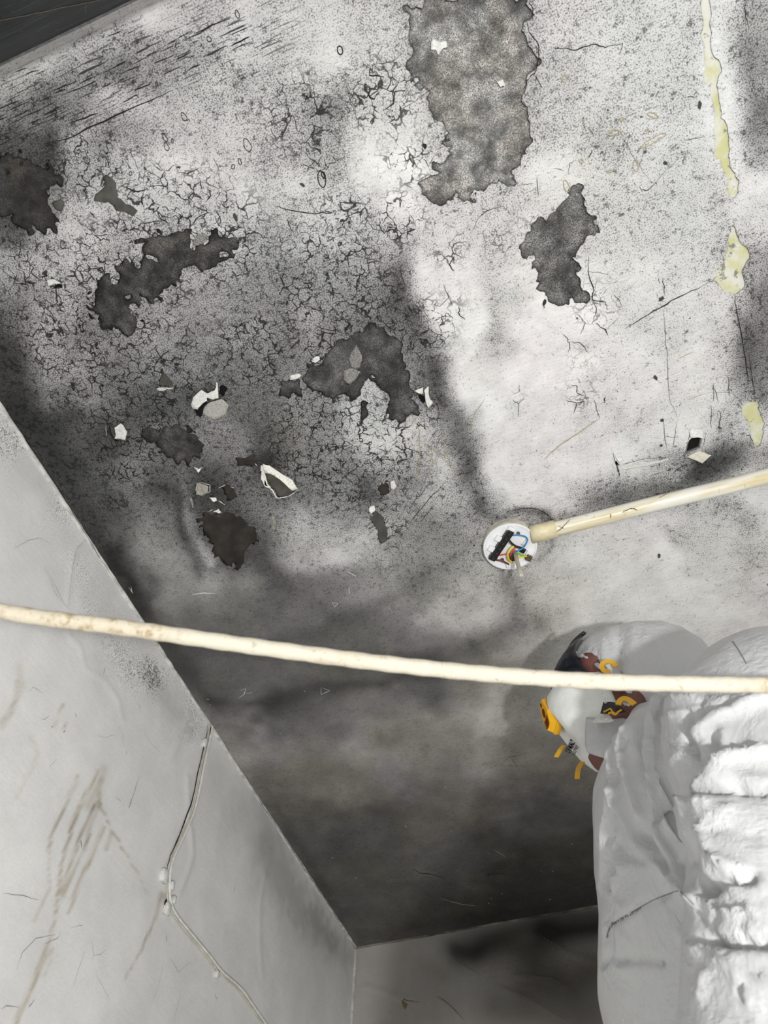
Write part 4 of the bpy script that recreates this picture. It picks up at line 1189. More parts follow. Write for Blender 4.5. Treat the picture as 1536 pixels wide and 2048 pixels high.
PX = lambda u, v: at_x(u, v, XL)
OX = Vector((.0016, 0, 0))
bm = bmesh.new()
for pts, w in [(Z6([(600, 1110), (530, 1180), (500, 1330), (470, 1590)]), 1.2), (Z6([(300, 1300), (360, 1400), (430, 1540), (470, 1595)]), 1.3), (Z6([(90, 1180), (190, 1120), (270, 1105), (340, 1140)]), 1.2),
               (Z5([(640, 570), (630, 610)]), 2.4), (Z5([(175, 720), (200, 690), (260, 730)]), 1.2), (Z5([(245, 885), (275, 885), (300, 865)]), 1.5), (Z5([(455, 850), (465, 875)]), 3.4), (Z5([(310, 940), (320, 930)]), 3), (Z5([(385, 970), (392, 955)]), 3.4),
               (Z5([(850, 790), (858, 855)]), 1.4), (Z5([(750, 970), (752, 1060)]), 1.3), (Z5([(770, 1080), (772, 1105)]), 1.6), (Z5([(580, 980), (640, 1000), (690, 985), (700, 1000)]), 1.0), (Z5([(850, 1235), (820, 1340), (785, 1435)]), 2.2),
               (Z5([(300, 1180), (345, 1130)]), 1.0), (Z5([(705, 1365), (740, 1390)]), 1.4), (Z5([(300, 20), (330, 100), (400, 200)]), 1.2), (Z5([(490, 1630), (497, 1680)]), 2), (Z5([(860, 930), (920, 1030), (1000, 1110)]), .8),
               (Z8([(15, 515), (120, 525), (210, 550)]), 1.4), (Z8([(85, 930), (115, 840), (190, 760), (300, 740)]), 1.5), (Z8([(240, 790), (310, 760), (325, 730)]), 1.3), (Z8([(380, 705), (440, 690), (500, 660)]), 1.3), (Z8([(460, 830), (395, 1025)]), 1.4),
               (Z8([(500, 760), (510, 850), (500, 880)]), 1.1), (Z8([(505, 855), (545, 850), (575, 825)]), 1.1), (Z8([(908, 735), (910, 780)]), 2), (Z8([(925, 865), (950, 900), (975, 945), (1040, 890)]), 1.2), (Z8([(1180, 1055), (1178, 1080), (1190, 1100)]), 2.2),
               (Z8([(185, 1095), (150, 1140)]), 2), (Z8([(0, 1150), (30, 1130), (100, 1140)]), 1.4), (Z8([(720, 0), (700, 45)]), 2.2), (Z8([(1285, 475), (1282, 505)]), 2), (Z8([(440, 220), (445, 260)]), 2), (Z8([(895, 880), (870, 1000), (830, 1120)]), .8), (Z8([(990, 1040), (950, 1220)]), .7),
               (Z8([(520, 960), (600, 1100)]), .7)]:
    sliver(bm, PX, wiggle(pts, 4, 1.0), w * .42 / 1100, OX)
stuff(bm_obj('wall_scratches', bm, M_HAIR, wall_left))
bm = bmesh.new()
for pts, w in [(Z9([(650, 240), (720, 360), (800, 470), (900, 650), (1000, 790), (1120, 980), (1230, 1140), (1330, 1310), (1400, 1420), (1430, 1440)]), 1.4), ([(20, 830), (110, 965), (190, 1100), (230, 1160)], 1.4), ([(250, 1205), (330, 1330), (405, 1435)], 1.2)]:
    sliver(bm, at_z, wiggle(pts, 6, 1.2), w * .55 / 1000, Vector((.003, 0, -.0045)))
sliver(bm, at_z, wiggle(ZW([(150, 460), (200, 520), (270, 515), (420, 480), (700, 440), (900, 390), (1100, 360), (1436, 290)]), 5, 1.0), 2 / 850, Vector((0, -.004, -.0045)))
stuff(bm_obj('joint_cracks', bm, M_CRACK, ceiling))
PB = lambda u, v: at_y(u, v, YB)
bm = bmesh.new()
OY = Vector((0, -.002, 0))
for pts, w in [(ZW([(240, 700), (330, 725), (420, 765), (460, 775), (510, 780)]), 1.6), (ZW([(670, 530), (720, 580), (800, 630)]), 1.2), (ZW([(600, 750), (640, 775), (740, 870)]), 1.2), (ZW([(1000, 640), (1090, 650), (1180, 660), (1250, 700)]), 1.6), (ZW([(1120, 430), (1240, 510), (1420, 580)]), 1.6), (ZW([(940, 700), (1080, 760), (1270, 880)]), 1.2)]:
    sliver(bm, PB, wiggle(pts, 4, 1.0), w / 800, OY)
stuff(bm_obj('wall_cracks', bm, simple('wall_crack_brown', (0.14, 0.12, 0.09), 0.9, 0.1), wall_back))
bm = bmesh.new()
P = [PB(*p) + OY for p in ZW([(415, 760), (440, 785), (450, 790), (438, 820), (425, 800)])]
bm.faces.new([bm.verts.new(p) for p in P])
bm_obj('chipped_patch', bm, simple('chipped_plaster', (0.22, 0.17, 0.09), 0.9, 0.1), wall_back)

# ------------------------------------------------------------------ old cable tacked to the left wall
M_CAB = simple('painted_cable', (0.70, 0.70, 0.67), 0.5, 0.35, nscale=70, namp=0.12, bscale=200, bdist=.0008)
M_CABY = simple('yellowed_cable', (0.58, 0.56, 0.46), 0.5, 0.35, nscale=50, namp=0.2)
cable = empty('wall_cable', at_x(330, 1780))
tag(cable, 'thin paint-covered cable tacked down the left wall from the ceiling to the corner', 'cable')
CP = [(422, 1448), (417, 1475), (405, 1530), (388, 1612), (366, 1668), (345, 1712), (337, 1740), (335, 1775), (338, 1808), (352, 1835), (380, 1870), (415, 1912), (440, 1944), (478, 1978), (508, 2020), (530, 2052), (560, 2100), (600, 2170)]
for off, r, nm, mt in (((1, 0), .0028, 'strand', M_CAB), ((-4, 1), .0015, 'strand', M_CABY)):
    bm = bmesh.new()
    pts = smooth_path([at_x(u + off[0], v + off[1]) + Vector((.003, 0, 0)) for u, v in CP], 5)
    add_tube(bm, pts, r, 8)
    bm_obj(nm, bm, mt, cable, True)
bm = bmesh.new()
for pts, w in [([(414, 1448), (410, 1478), (400, 1520), (380, 1610), (358, 1668), (338, 1712), (332, 1738)], 3.4), ([(330, 1765), (333, 1790)], 2.5)]:
    sliver(bm, PX, wiggle(pts, 3, .8), w / 1050, Vector((.0022, 0, 0)))
P = [PX(u, v) + Vector((.0024, 0, 0)) for u, v in Z8([(905, 540), (912, 560), (905, 585), (893, 575), (898, 555)])]
bm.faces.new([bm.verts.new(p) for p in P])
P = [PX(u, v) + Vector((.003, 0, -.002)) for u, v in Z9([(590, 150), (640, 155), (625, 185), (605, 230), (595, 250), (600, 190)])]
bm.faces.new([bm.verts.new(p) for p in P])
bm_obj('dark_gap', bm, M_CRACK, cable)
for (u, v), s in [((406, 1486), .016), ((325, 1752), .021), ((340, 1772), .014), ((331, 1818), .018), ((343, 1800), .013), ((430, 1950), .012)]:
    bm = bmesh.new()
    p = at_x(u, v)
    add_box(bm, p + Vector((.003, 0, 0)), .009, s * .8, s, Matrix.Rotation(random.uniform(-.3, .3), 3, 'X'), .003)
    for q in bm.verts:
        q.co += Vector((0, random.uniform(-1, 1), random.uniform(-1, 1))) * .0015
    bm_obj('cable_clip', bm, M_CAB, cable, True)

# ------------------------------------------------------------------ conduit
ta = NT('cream_conduit')
_n = ta.noise(1, 4, 0.6, vec=ta.mapping((7, 40, 40)))
_c = ta.mix(ta.sstep(_n, 0.42, 0.66), (0.80, 0.78, 0.70, 1), (0.66, 0.57, 0.34, 1))
_c = ta.mix(ta.math('MULTIPLY', ta.sstep(ta.noise(60, 3, .7), .62, .72), .5), _c, (0.35, 0.30, 0.2, 1))
M_COND = ta.done(_c, 0.35, ta.bump(ta.noise(40, 3), .002, .5), 0.4)
RC = .0128
a = at_z(1076, 1066, RC); b = at_z(1536, 952, RC)
dirc = (b - a).normalized()
cond = empty('conduit_pipe', a)
tag(cond, 'cream painted conduit pipe running along the ceiling from the round junction box', 'pipe')
bm = bmesh.new()
add_tube(bm, [a + dirc * (s * (XR - a.x) / dirc.x) + Vector((0, 0.0006 * math.sin(s * 30), 0)) for s in np.linspace(0, 1, 40)], RC, 24)
bm_obj('pipe', bm, M_COND, cond, True)
bm = bmesh.new()
add_tube(bm, [a - dirc * .012, a + dirc * .006, a + dirc * .0065, a + dirc * .030, a + dirc * .0305], [RC * 1.22, RC * 1.22, RC * 1.22, RC * 1.18, RC], 24)
bm_obj('coupler', bm, simple('yellowed_coupler', (0.68, 0.61, 0.40), 0.4, 0.4, nscale=50, namp=.15), cond, True)
bm = bmesh.new()
PC = lambda u, v: at_z(u, v, RC * 2 + .0004)
for pts, w in [(zp(900, 980, 5.12, [(1085, 430), (1150, 385), (1230, 300)]), 1.4), (zp(900, 980, 5.12, [(1110, 370), (1150, 385), (1165, 395)]), 1.2), (ZR([(205, 1030), (270, 995), (310, 990), (340, 1010)]), 1.5), (ZR([(95, 1080), (100, 1040)]), 1.3), (ZR([(540, 895), (640, 840)]), 1.0)]:
    sliver(bm, PC, wiggle(pts, 3, .8), w / 1150, Vector((0, 0, -.0003)))
stuff(bm_obj('paint_cracks', bm, M_CRACK, cond))

# ------------------------------------------------------------------ round junction box
FD = .019
fc = at_z(1020.5, 1094.6, FD)
RB = (at_z(1074.5, 1094, FD) - at_z(966.5, 1094, FD)).length / 2
ZJB = lambda p: zp(900, 980, 5.12, p)
box = empty('junction_box', (fc.x, fc.y, ZT))
tag(box, 'open round white junction box with terminal block and coloured wires on the ceiling', 'junction box')
bm = bmesh.new()
add_disc_stack(bm, (fc.x, fc.y, ZT), [(RB * .99, 0), (RB * .97, -.0145), (0, -.0145)], 56)
bm_obj('back_box', bm, simple('beige_box', (0.46, 0.43, 0.36), 0.5, 0.4, nscale=60, namp=.3), box, True)
M_WHT = simple('white_plastic', (0.84, 0.84, 0.86), 0.35, 0.5)
bm = bmesh.new()
add_disc_stack(bm, (fc.x, fc.y, ZT), [(RB * .95, -.0144), (RB, -.0150), (RB, -.0185), (RB * .985, -.0195), (RB * .95, -.0195), (RB * .945, -.0172), (RB * .915, -.0172), (RB * .91, -.0182), (RB * .895, -.0182), (RB * .89, -.0172), (0, -.0172)], 64)
o = bm_obj('cover_plate', bm, M_WHT, box, False)
p0, p1 = [at_z(*p, .022) for p in ZJB([(625, 415), (425, 710)])]
mid = (p0 + p1) / 2; ax = (p1 - p0).normalized(); sd = Vector((-ax.y, ax.x, 0))
ang = math.atan2(ax.y, ax.x)
Rz = Matrix.Rotation(ang, 3, 'Z')
L = (p1 - p0).length
M_BLK = simple('black_plastic', (0.014, 0.014, 0.014), 0.4, 0.4)
bm = bmesh.new()
add_box(bm, mid + Vector((0, 0, .0005)), L, .0125, .009, Rz, .001)
for k in range(6):
    add_box(bm, p0 + ax * L * (k + .5) / 6 + Vector((0, 0, -.0030)), L / 6 * .8, .0105, .003, Rz, .0008)
tb = bm_obj('terminal_block', bm, M_BLK, box)
M_SCR = simple('dull_screw', (0.16, 0.16, 0.15), 0.4, 0.5, Metallic=0.8)
for k in range(6):
    bm = bmesh.new()
    c = p0 + ax * L * (k + .5) / 6
    add_disc_stack(bm, (c.x, c.y, c.z - .0044), [(.0017, .001), (.0017, -.0006), (.0011, -.0006), (.0009, .0002), (0, .0002)], 10)
    o = link('screw', bpy.data.meshes.new('screw'), M_SCR, tb); bm.to_mesh(o.data); bm.free()
for (x, y), sx, sy in [((625, 402), .009, .013), ((502, 497), .010, .013), ((430, 602), .010, .013)]:
    p = at_z(*ZJB([(x, y)])[0], .020)
    bm = bmesh.new()
    add_box(bm, p, sx, sy, .007, Rz, .0012)
    bm_obj('terminal_lug', bm, M_WHT, box)
p = at_z(*ZJB([(815, 650)])[0], .019)
bm = bmesh.new(); add_box(bm, p, .010, .012, .004, Rz, .001); bm_obj('terminal_lug', bm, M_WHT, box)
# dark entry slots
for pts in (ZJB([(640, 470), (655, 425), (600, 505)]),):
    pass
for nm, col, pts, r in [
    ('blue_wire', (0.03, 0.22, 0.50), [(640, 465, .024), (700, 462, .026), (770, 476, .025), (792, 515, .024), (755, 585, .027), (685, 632, .030)], .0013),
    ('black_wire', (0.012, 0.012, 0.012), [(600, 505, .022), (625, 540, .025), (670, 575, .026), (720, 590, .026), (760, 610, .021)], .0021),
    ('yellow_wire', (0.72, 0.58, 0.03), [(655, 570, .026), (612, 610, .029), (592, 665, .029), (605, 715, .027), (640, 742, .023)], .0017),
    ('yellow_wire', (0.72, 0.58, 0.03), [(680, 690, .031), (720, 690, .029), (770, 678, .025), (800, 690, .022)], .0015),
    ('green_wire', (0.22, 0.50, 0.05), [(680, 640, .031), (730, 660, .028), (780, 682, .024)], .0014),
    ('red_wire', (0.62, 0.05, 0.08), [(470, 668, .023), (520, 664, .025), (590, 655, .028)], .0014),
    ('red_wire', (0.62, 0.05, 0.08), [(610, 680, .027), (640, 625, .028), (672, 592, .027)], .0013),
    ('brown_wire', (0.12, 0.04, 0.02), [(480, 690, .023), (475, 715, .023), (530, 725, .025), (580, 750, .024), (600, 760, .020)], .0017),
    ('white_wire', (0.75, 0.75, 0.74), [(792, 500, .022), (775, 530, .022), (740, 560, .021)], .0017),
    ('white_wire', (0.75, 0.75, 0.74), [(580, 760, .021), (590, 790, .021), (600, 795, .020)], .0020)]:
    mname = nm + '_sheath'
    mt = bpy.data.materials.get(mname) or simple(mname, col, 0.4, 0.4)
    bm = bmesh.new()
    add_tube(bm, smooth_path([at_z(*ZJB([(x, y)])[0], d) for x, y, d in pts], 5), r, 8)
    bm_obj(nm, bm, mt, box, True)
M_BRS = simple('brown_brass', (0.10, 0.075, 0.04), 0.45, 0.5, nscale=300, namp=.5)
for (x, y), r in [((700, 448), .0028), ((535, 722), .0034)]:
    p = at_z(*ZJB([(x, y)])[0], .0205)
    bm = bmesh.new(); add_disc_stack(bm, p, [(r, .003), (r, -.001), (r * .6, -.0018), (0, -.0018)], 14); bm_obj('brass_screw', bm, M_BRS, box, True)
p = at_z(*ZJB([(805, 690)])[0], .0215)
bm = bmesh.new(); add_box(bm, p, .010, .010, .009, Rz, .001); bm_obj('earth_block', bm, M_BRS, box)
p = at_z(*ZJB([(640, 690)])[0], .021)
bm = bmesh.new(); add_disc_stack(bm, p, [(.0075, .004), (.0075, -.001), (.006, -.0015), (0, -.0015)], 20); bm_obj('entry_hole', bm, simple('brown_entry', (0.07, 0.045, 0.025), .7, .2), box, True)
p = at_z(*ZJB([(745, 620)])[0], .019)
bm = bmesh.new(); add_box(bm, p, .009, .009, .004, Rz, .001); bm_obj('wire_entry', bm, M_BLK, box)
c0_ = at_z(*ZJB([(668, 640)])[0], .020)
bm = bmesh.new()
add_tube(bm, [c0_ + Vector((0, 0, .003)), c0_ + Vector((-.0005, 0, -.02)), c0_ + Vector((.0, .001, -.045)), c0_ + Vector((.001, .002, -.0655))], .0036, 14)
stub = bm_obj('cable_stub', bm, simple('grey_beige_sheath', (0.42, 0.39, 0.31), 0.5, 0.3, nscale=80, namp=.1), box, True)
bm = bmesh.new()
add_tube(bm, [c0_ + Vector((.001, .002, -.0652)), c0_ + Vector((.001, .002, -.0664))], .0030, 12)
bm_obj('cut_end', bm, simple('cut_cores', (0.62, 0.64, 0.60), .4, .4, nscale=900, namp=.6), stub)

# ------------------------------------------------------------------ rope across the view
tr = NT('cream_rope')
_n = tr.noise(120, 5, 0.7)
_c = tr.mix(tr.sstep(_n, 0.45, 0.72), (0.52, 0.47, 0.37, 1), (0.30, 0.22, 0.12, 1))
_left = tr.sstep(tr.noise(9, 2), 0.4, 0.6)
_c = tr.mix(_left, _c, (0.54, 0.50, 0.41, 1))
_c = tr.mix(tr.math('MULTIPLY', tr.sstep(tr.noise(190, 3, .7), .60, .68), .45), _c, (0.26, 0.20, 0.12, 1))
M_ROPE = tr.done(_c, 0.75, tr.bump(tr.noise(240, 3), .0012, .6), 0.2)
RP = [(-300, 1150, .50), (0, 1222, .50), (250, 1256, .50), (500, 1292, .50), (760, 1326, .50), (1000, 1350, .50), (1250, 1365, .50), (1536, 1370, .50), (1800, 1372, .51), (2400, 1360, .56)]
pts = []
for u, v, d in RP:
    p = RW @ cam_ray(u, v) * d
    pts.append(Vector((p[0], p[1], p[2] + ZC)))
pl, pr = pts[0], pts[-1]
pts.insert(0, pl + (pl - pts[1]).normalized() * (pl.x - XL - .004) / max(1e-3, -(pl - pts[1]).normalized().x))
pts.append(pr + (pr - pts[-2]).normalized() * (XR - .001 - pr.x) / max(1e-3, (pr - pts[-2]).normalized().x))
bm = bmesh.new()
pp_ = smooth_path(pts, 14)
add_tube(bm, pp_, [.0057 * (1 + .05 * math.sin(i * 1.7)) for i in range(len(pp_))], 14)
rope = bm_obj('rope', bm, M_ROPE, None, True)
tag(rope, 'cream stained rope stretched across the room in front of the person', 'rope')

# ------------------------------------------------------------------ person in white coveralls
PC0 = Vector((0.09, 0.82, 0))                 # body axis (x, y), the person faces -x


def PW(x, y, z):
    return Vector((x, y, z + ZC))


def ell_ring(z, cx, rx, ry, cy=0.82, n=40, p=2.3):
    out = []
    for k in range(n):
        a = 2 * math.pi * k / n
        c, s = math.cos(a), math.sin(a)
        out.append(PW(cx + rx * math.copysign(abs(c) ** (2 / p), c), cy + ry * math.copysign(abs(s) ** (2 / p), s), z))
    return out


def limb(bm, pts, rads, n=20, sub=5):
    P = smooth_path([PW(*p) for p in pts], sub)
    R = []
    for i in range(len(pts) - 1):
        for k in range(sub):
            t = k / sub
            R.append(rads[i] * (1 - t) + rads[i + 1] * t)
    R.append(rads[-1])
    add_tube(bm, P, R, n)
    for p, r in ((P[0], R[0]), (P[-1], R[-1])):
        add_ellipsoid(bm, p, (r, r, r), None, 16, 10)


def remeshed(name, bm, voxel, smooth_it, mat, parent):
    me = bpy.data.meshes.new(name + '_raw')
    bm.to_mesh(me); bm.free()
    o = bpy.data.objects.new(name + '_raw', me); COL.objects.link(o)
    r = o.modifiers.new('r', 'REMESH'); r.mode = 'VOXEL'; r.voxel_size = voxel; r.adaptivity = 0
    sm = o.modifiers.new('s', 'SMOOTH'); sm.factor = 0.5; sm.iterations = smooth_it
    dg = bpy.context.evaluated_depsgraph_get()
    ev = o.evaluated_get(dg)
    out = bpy.data.meshes.new_from_object(ev, depsgraph=dg)
    out.name = name
    bpy.data.objects.remove(o); bpy.data.meshes.remove(me)
    out.materials.clear()
    return link(name, out, mat, parent, True)


person = empty('person', (0.10, 0.82, 0))
tag(person, 'person in hooded white coveralls, goggles and dust mask, facing left under the ceiling', 'person')

# --- the body: one continuous figure from head to feet
ts = NT('skin')
_c = ts.mix(ts.sstep(ts.noise(35, 4, 0.6), 0.35, 0.65), (0.13, 0.055, 0.042, 1), (0.20, 0.092, 0.072, 1))
_c = ts.mix(ts.math('MULTIPLY', ts.sstep(ts.noise(18, 2), 0.5, 0.65), 0.45), _c, (0.27, 0.085, 0.085, 1))
M_SKIN = ts.done(_c, 0.5, ts.bump(ts.noise(400, 3), 0.0004, 0.6), 0.35, Subsurface_Weight=0.06)
bm = bmesh.new()
HX, HY = 0.060, 0.815
add_ellipsoid(bm, PW(.075, HY, .800), (.092, .073, .098), None, 32, 20)         # cranium
add_ellipsoid(bm, PW(.035, HY, .745), (.062, .058, .078), None, 28, 18)
for s in (-1, 1):
    add_ellipsoid(bm, PW(.040, HY + s * .042, .800), (.046, .032, .042), None, 18, 12)      # temples         # face
add_ellipsoid(bm, PW(.010, HY, .690), (.030, .032, .026), None, 18, 12)         # chin
limb(bm, [(.085, HY - .052, .735), (.035, HY - .042, .695)], [.022, .020], 12, 3)
limb(bm, [(.085, HY + .052, .735), (.035, HY + .042, .695)], [.022, .020], 12, 3)
limb(bm, [(-.016, HY, .795), (-.034, HY, .768), (-.030, HY, .757)], [.009, .013, .013], 12, 3)   # nose
add_ellipsoid(bm, PW(-.004, HY, .728), (.026, .024, .010), None, 16, 8)         # lips
add_ellipsoid(bm, PW(-.002, HY, .820), (.030, .055, .014), None, 16, 8)         # brow
for s in (-1, 1):
    add_ellipsoid(bm, PW(.070, HY + s * .072, .770), (.018, .009, .031), Matrix.Rotation(s * .3, 3, 'Z'), 14, 10)   # ears
    add_ellipsoid(bm, PW(.012, HY + s * .038, .768), (.026, .022, .020), None, 14, 10)      # cheekbones
limb(bm, [(.080, HY, .75), (.088, HY, .68), (.10, .82, .58)], [.056, .054, .065], 20, 4)      # neck
add_loft(bm, [ell_ring(z, cx, rx, ry, n=28, p=2.1) for z, cx, rx, ry in [(.63, .10, .05, .06), (.60, .10, .075, .13), (.56, .10, .10, .17), (.48, .10, .115, .17), (.36, .10, .11, .155), (.22, .10, .10, .14), (.10, .10, .11, .155), (0, .105, .12, .165), (-.06, .105, .11, .155)]])
ARM_N = [(.165, .630, .53), (.15, .600, .43), (.118, .580, .32), (.045, .560, .17), (-.035, .540, .045)]
ARM_F = [(.13, 1.00, .545), (.13, 1.05, .42), (.12, 1.075, .29), (.06, 1.05, .17), (-.03, 1.02, .09)]
for arm in (ARM_N, ARM_F):
    limb(bm, arm, [.056, .047, .040, .036, .027], 16, 4)
    w = Vector(arm[-1]); d = (Vector(arm[-1]) - Vector(arm[-2])).normalized()
    sy = Vector((0, 1, 0)); sy = (sy - d * sy.dot(d)).normalized(); un = d.cross(sy)
    pc = w + d * .045
    add_ellipsoid(bm, PW(*pc), (.042, .038, .018), Matrix((d, sy, un)).transposed(), 18, 12)
    for k, ln in enumerate((.066, .076, .080, .072)):
        b0 = w + d * .078 + sy * (.028 - .0185 * k)
        curl = un * (-1 if un.z > 0 else 1)
        limb(bm, [tuple(b0 - d * .02), tuple(b0 + d * ln * .38), tuple(b0 + d * ln * .72 + curl * .010), tuple(b0 + d * ln * .95 + curl * .028)], [.0095, .009, .0085, .0075], 10, 3)
    tsd = 1 if arm is ARM_N else -1
    t0 = w + d * .022 + sy * .030 * tsd
    limb(bm, [tuple(t0), tuple(t0 + d * .028 + sy * .022 * tsd), tuple(t0 + d * .058 + sy * .026 * tsd)], [.013, .011, .009], 10, 3)
for s in (-1, 1):
    limb(bm, [(.105, .82 + s * .09, -.02), (.10, .82 + s * .095, -.22), (.095, .82 + s * .10, -.40), (.11, .82 + s * .10, -.58), (.115, .82 + s * .10, -.73)], [.092, .075, .056, .052, .040], 18, 4)
    limb(bm, [(.135, .82 + s * .10, -.765), (.04, .82 + s * .105, -.770), (-.06, .82 + s * .11, -.780)], [.034, .036, .020], 14, 4)
body = remeshed('body', bm, 0.0048, 5, M_SKIN, person)
for s in (-1, 1):
    bm = bmesh.new(); add_ellipsoid(bm, PW(.004, HY + s * .029, .797), (.0115, .0115, .0115), None, 16, 12)
    bm_obj('eye', bm, simple('eye_white', (.75, .73, .70), .2, .5) if s < 0 else bpy.data.materials['eye_white'], person, True)

# --- the coverall
tt = NT('white_fibre_fabric')
co = tt.co()
_w = tt.noise(16, 5, 0.62, dist=0.6)
_r1 = tt.math('ABSOLUTE', tt.math('SUBTRACT', _w, 0.5))
_r2 = tt.math('ABSOLUTE', tt.math('SUBTRACT', tt.noise(46, 4, 0.6, vec=tt.mapping((1, 1, .55), rot=(.4, .2, .5)), dist=0.4), 0.5))
_fl = tt.noise(300, 3, 0.6)
_v1 = tt.voronoi(17, 'DISTANCE_TO_EDGE', tt.vadd(co, tt.noisecol(12), .06))
n1 = tt.bump(tt.sstep(_r1, 0, .10), .0018, .35)
n2 = tt.bump(tt.sstep(_r2, 0, .12), .0008, .35, n1)
n2 = tt.bump(tt.sstep(_v1, 0, .09), .0007, .4, n2)
n3 = tt.bump(_fl, .0003, .5, n2)
M_SUIT = tt.done(tt.mix(_fl, (.545, .55, .555, 1), (.60, .60, .60, 1)), 0.42, n3, 0.35, Subsurface_Weight=0.0)
bm = bmesh.new()
add_loft(bm, [ell_ring(z, cx, rx, ry) for z, cx, rx, ry in [(.700, .100, .064, .080), (.675, .100, .078, .096), (.645, .107, .096, .130), (.610, .112, .118, .175), (.565, .109, .143, .205), (.50, .111, .158, .216), (.44, .111, .166, .212), (.377, .107, .179, .205),
                                                           (.30, .115, .185, .20), (.18, .10, .188, .20), (.06, .10, .188, .205), (-.05, .105, .18, .205), (-.10, .105, .15, .19)]])
add_ellipsoid(bm, PW(.170, .640, .505), (.105, .085, .080), None, 28, 18)
add_ellipsoid(bm, PW(.14, 1.005, .545), (.10, .085, .085), None, 28, 18)
limb(bm, [(.180, .635, .525), (.158, .605, .48), (.150, .590, .43), (.135, .580, .375), (.115, .576, .325), (.090, .568, .265), (.045, .560, .17), (.0, .549, .09), (-.030, .541, .05)], [.100, .100, .098, .090, .086, .082, .074, .060, .036], 28, 4)
limb(bm, [(.14, 1.0, .55), (.135, 1.05, .42), (.12, 1.075, .29), (.06, 1.05, .17), (-.02, 1.022, .095)], [.094, .088, .08, .066, .036], 24, 4)
for s in (-1, 1):
    limb(bm, [(.105, .82 + s * .10, -.04), (.10, .82 + s * .105, -.22), (.095, .82 + s * .11, -.40), (.11, .82 + s * .11, -.58), (.115, .82 + s * .105, -.735)], [.122, .112, .10, .092, .070], 24, 4)
suit = remeshed('coverall', bm, 0.0040, 14, M_SUIT, person)

ZF = lambda p: zp(1180, 1240, 4.315, p)
ZG = lambda p: zp(1180, 1580, 4.315, p)
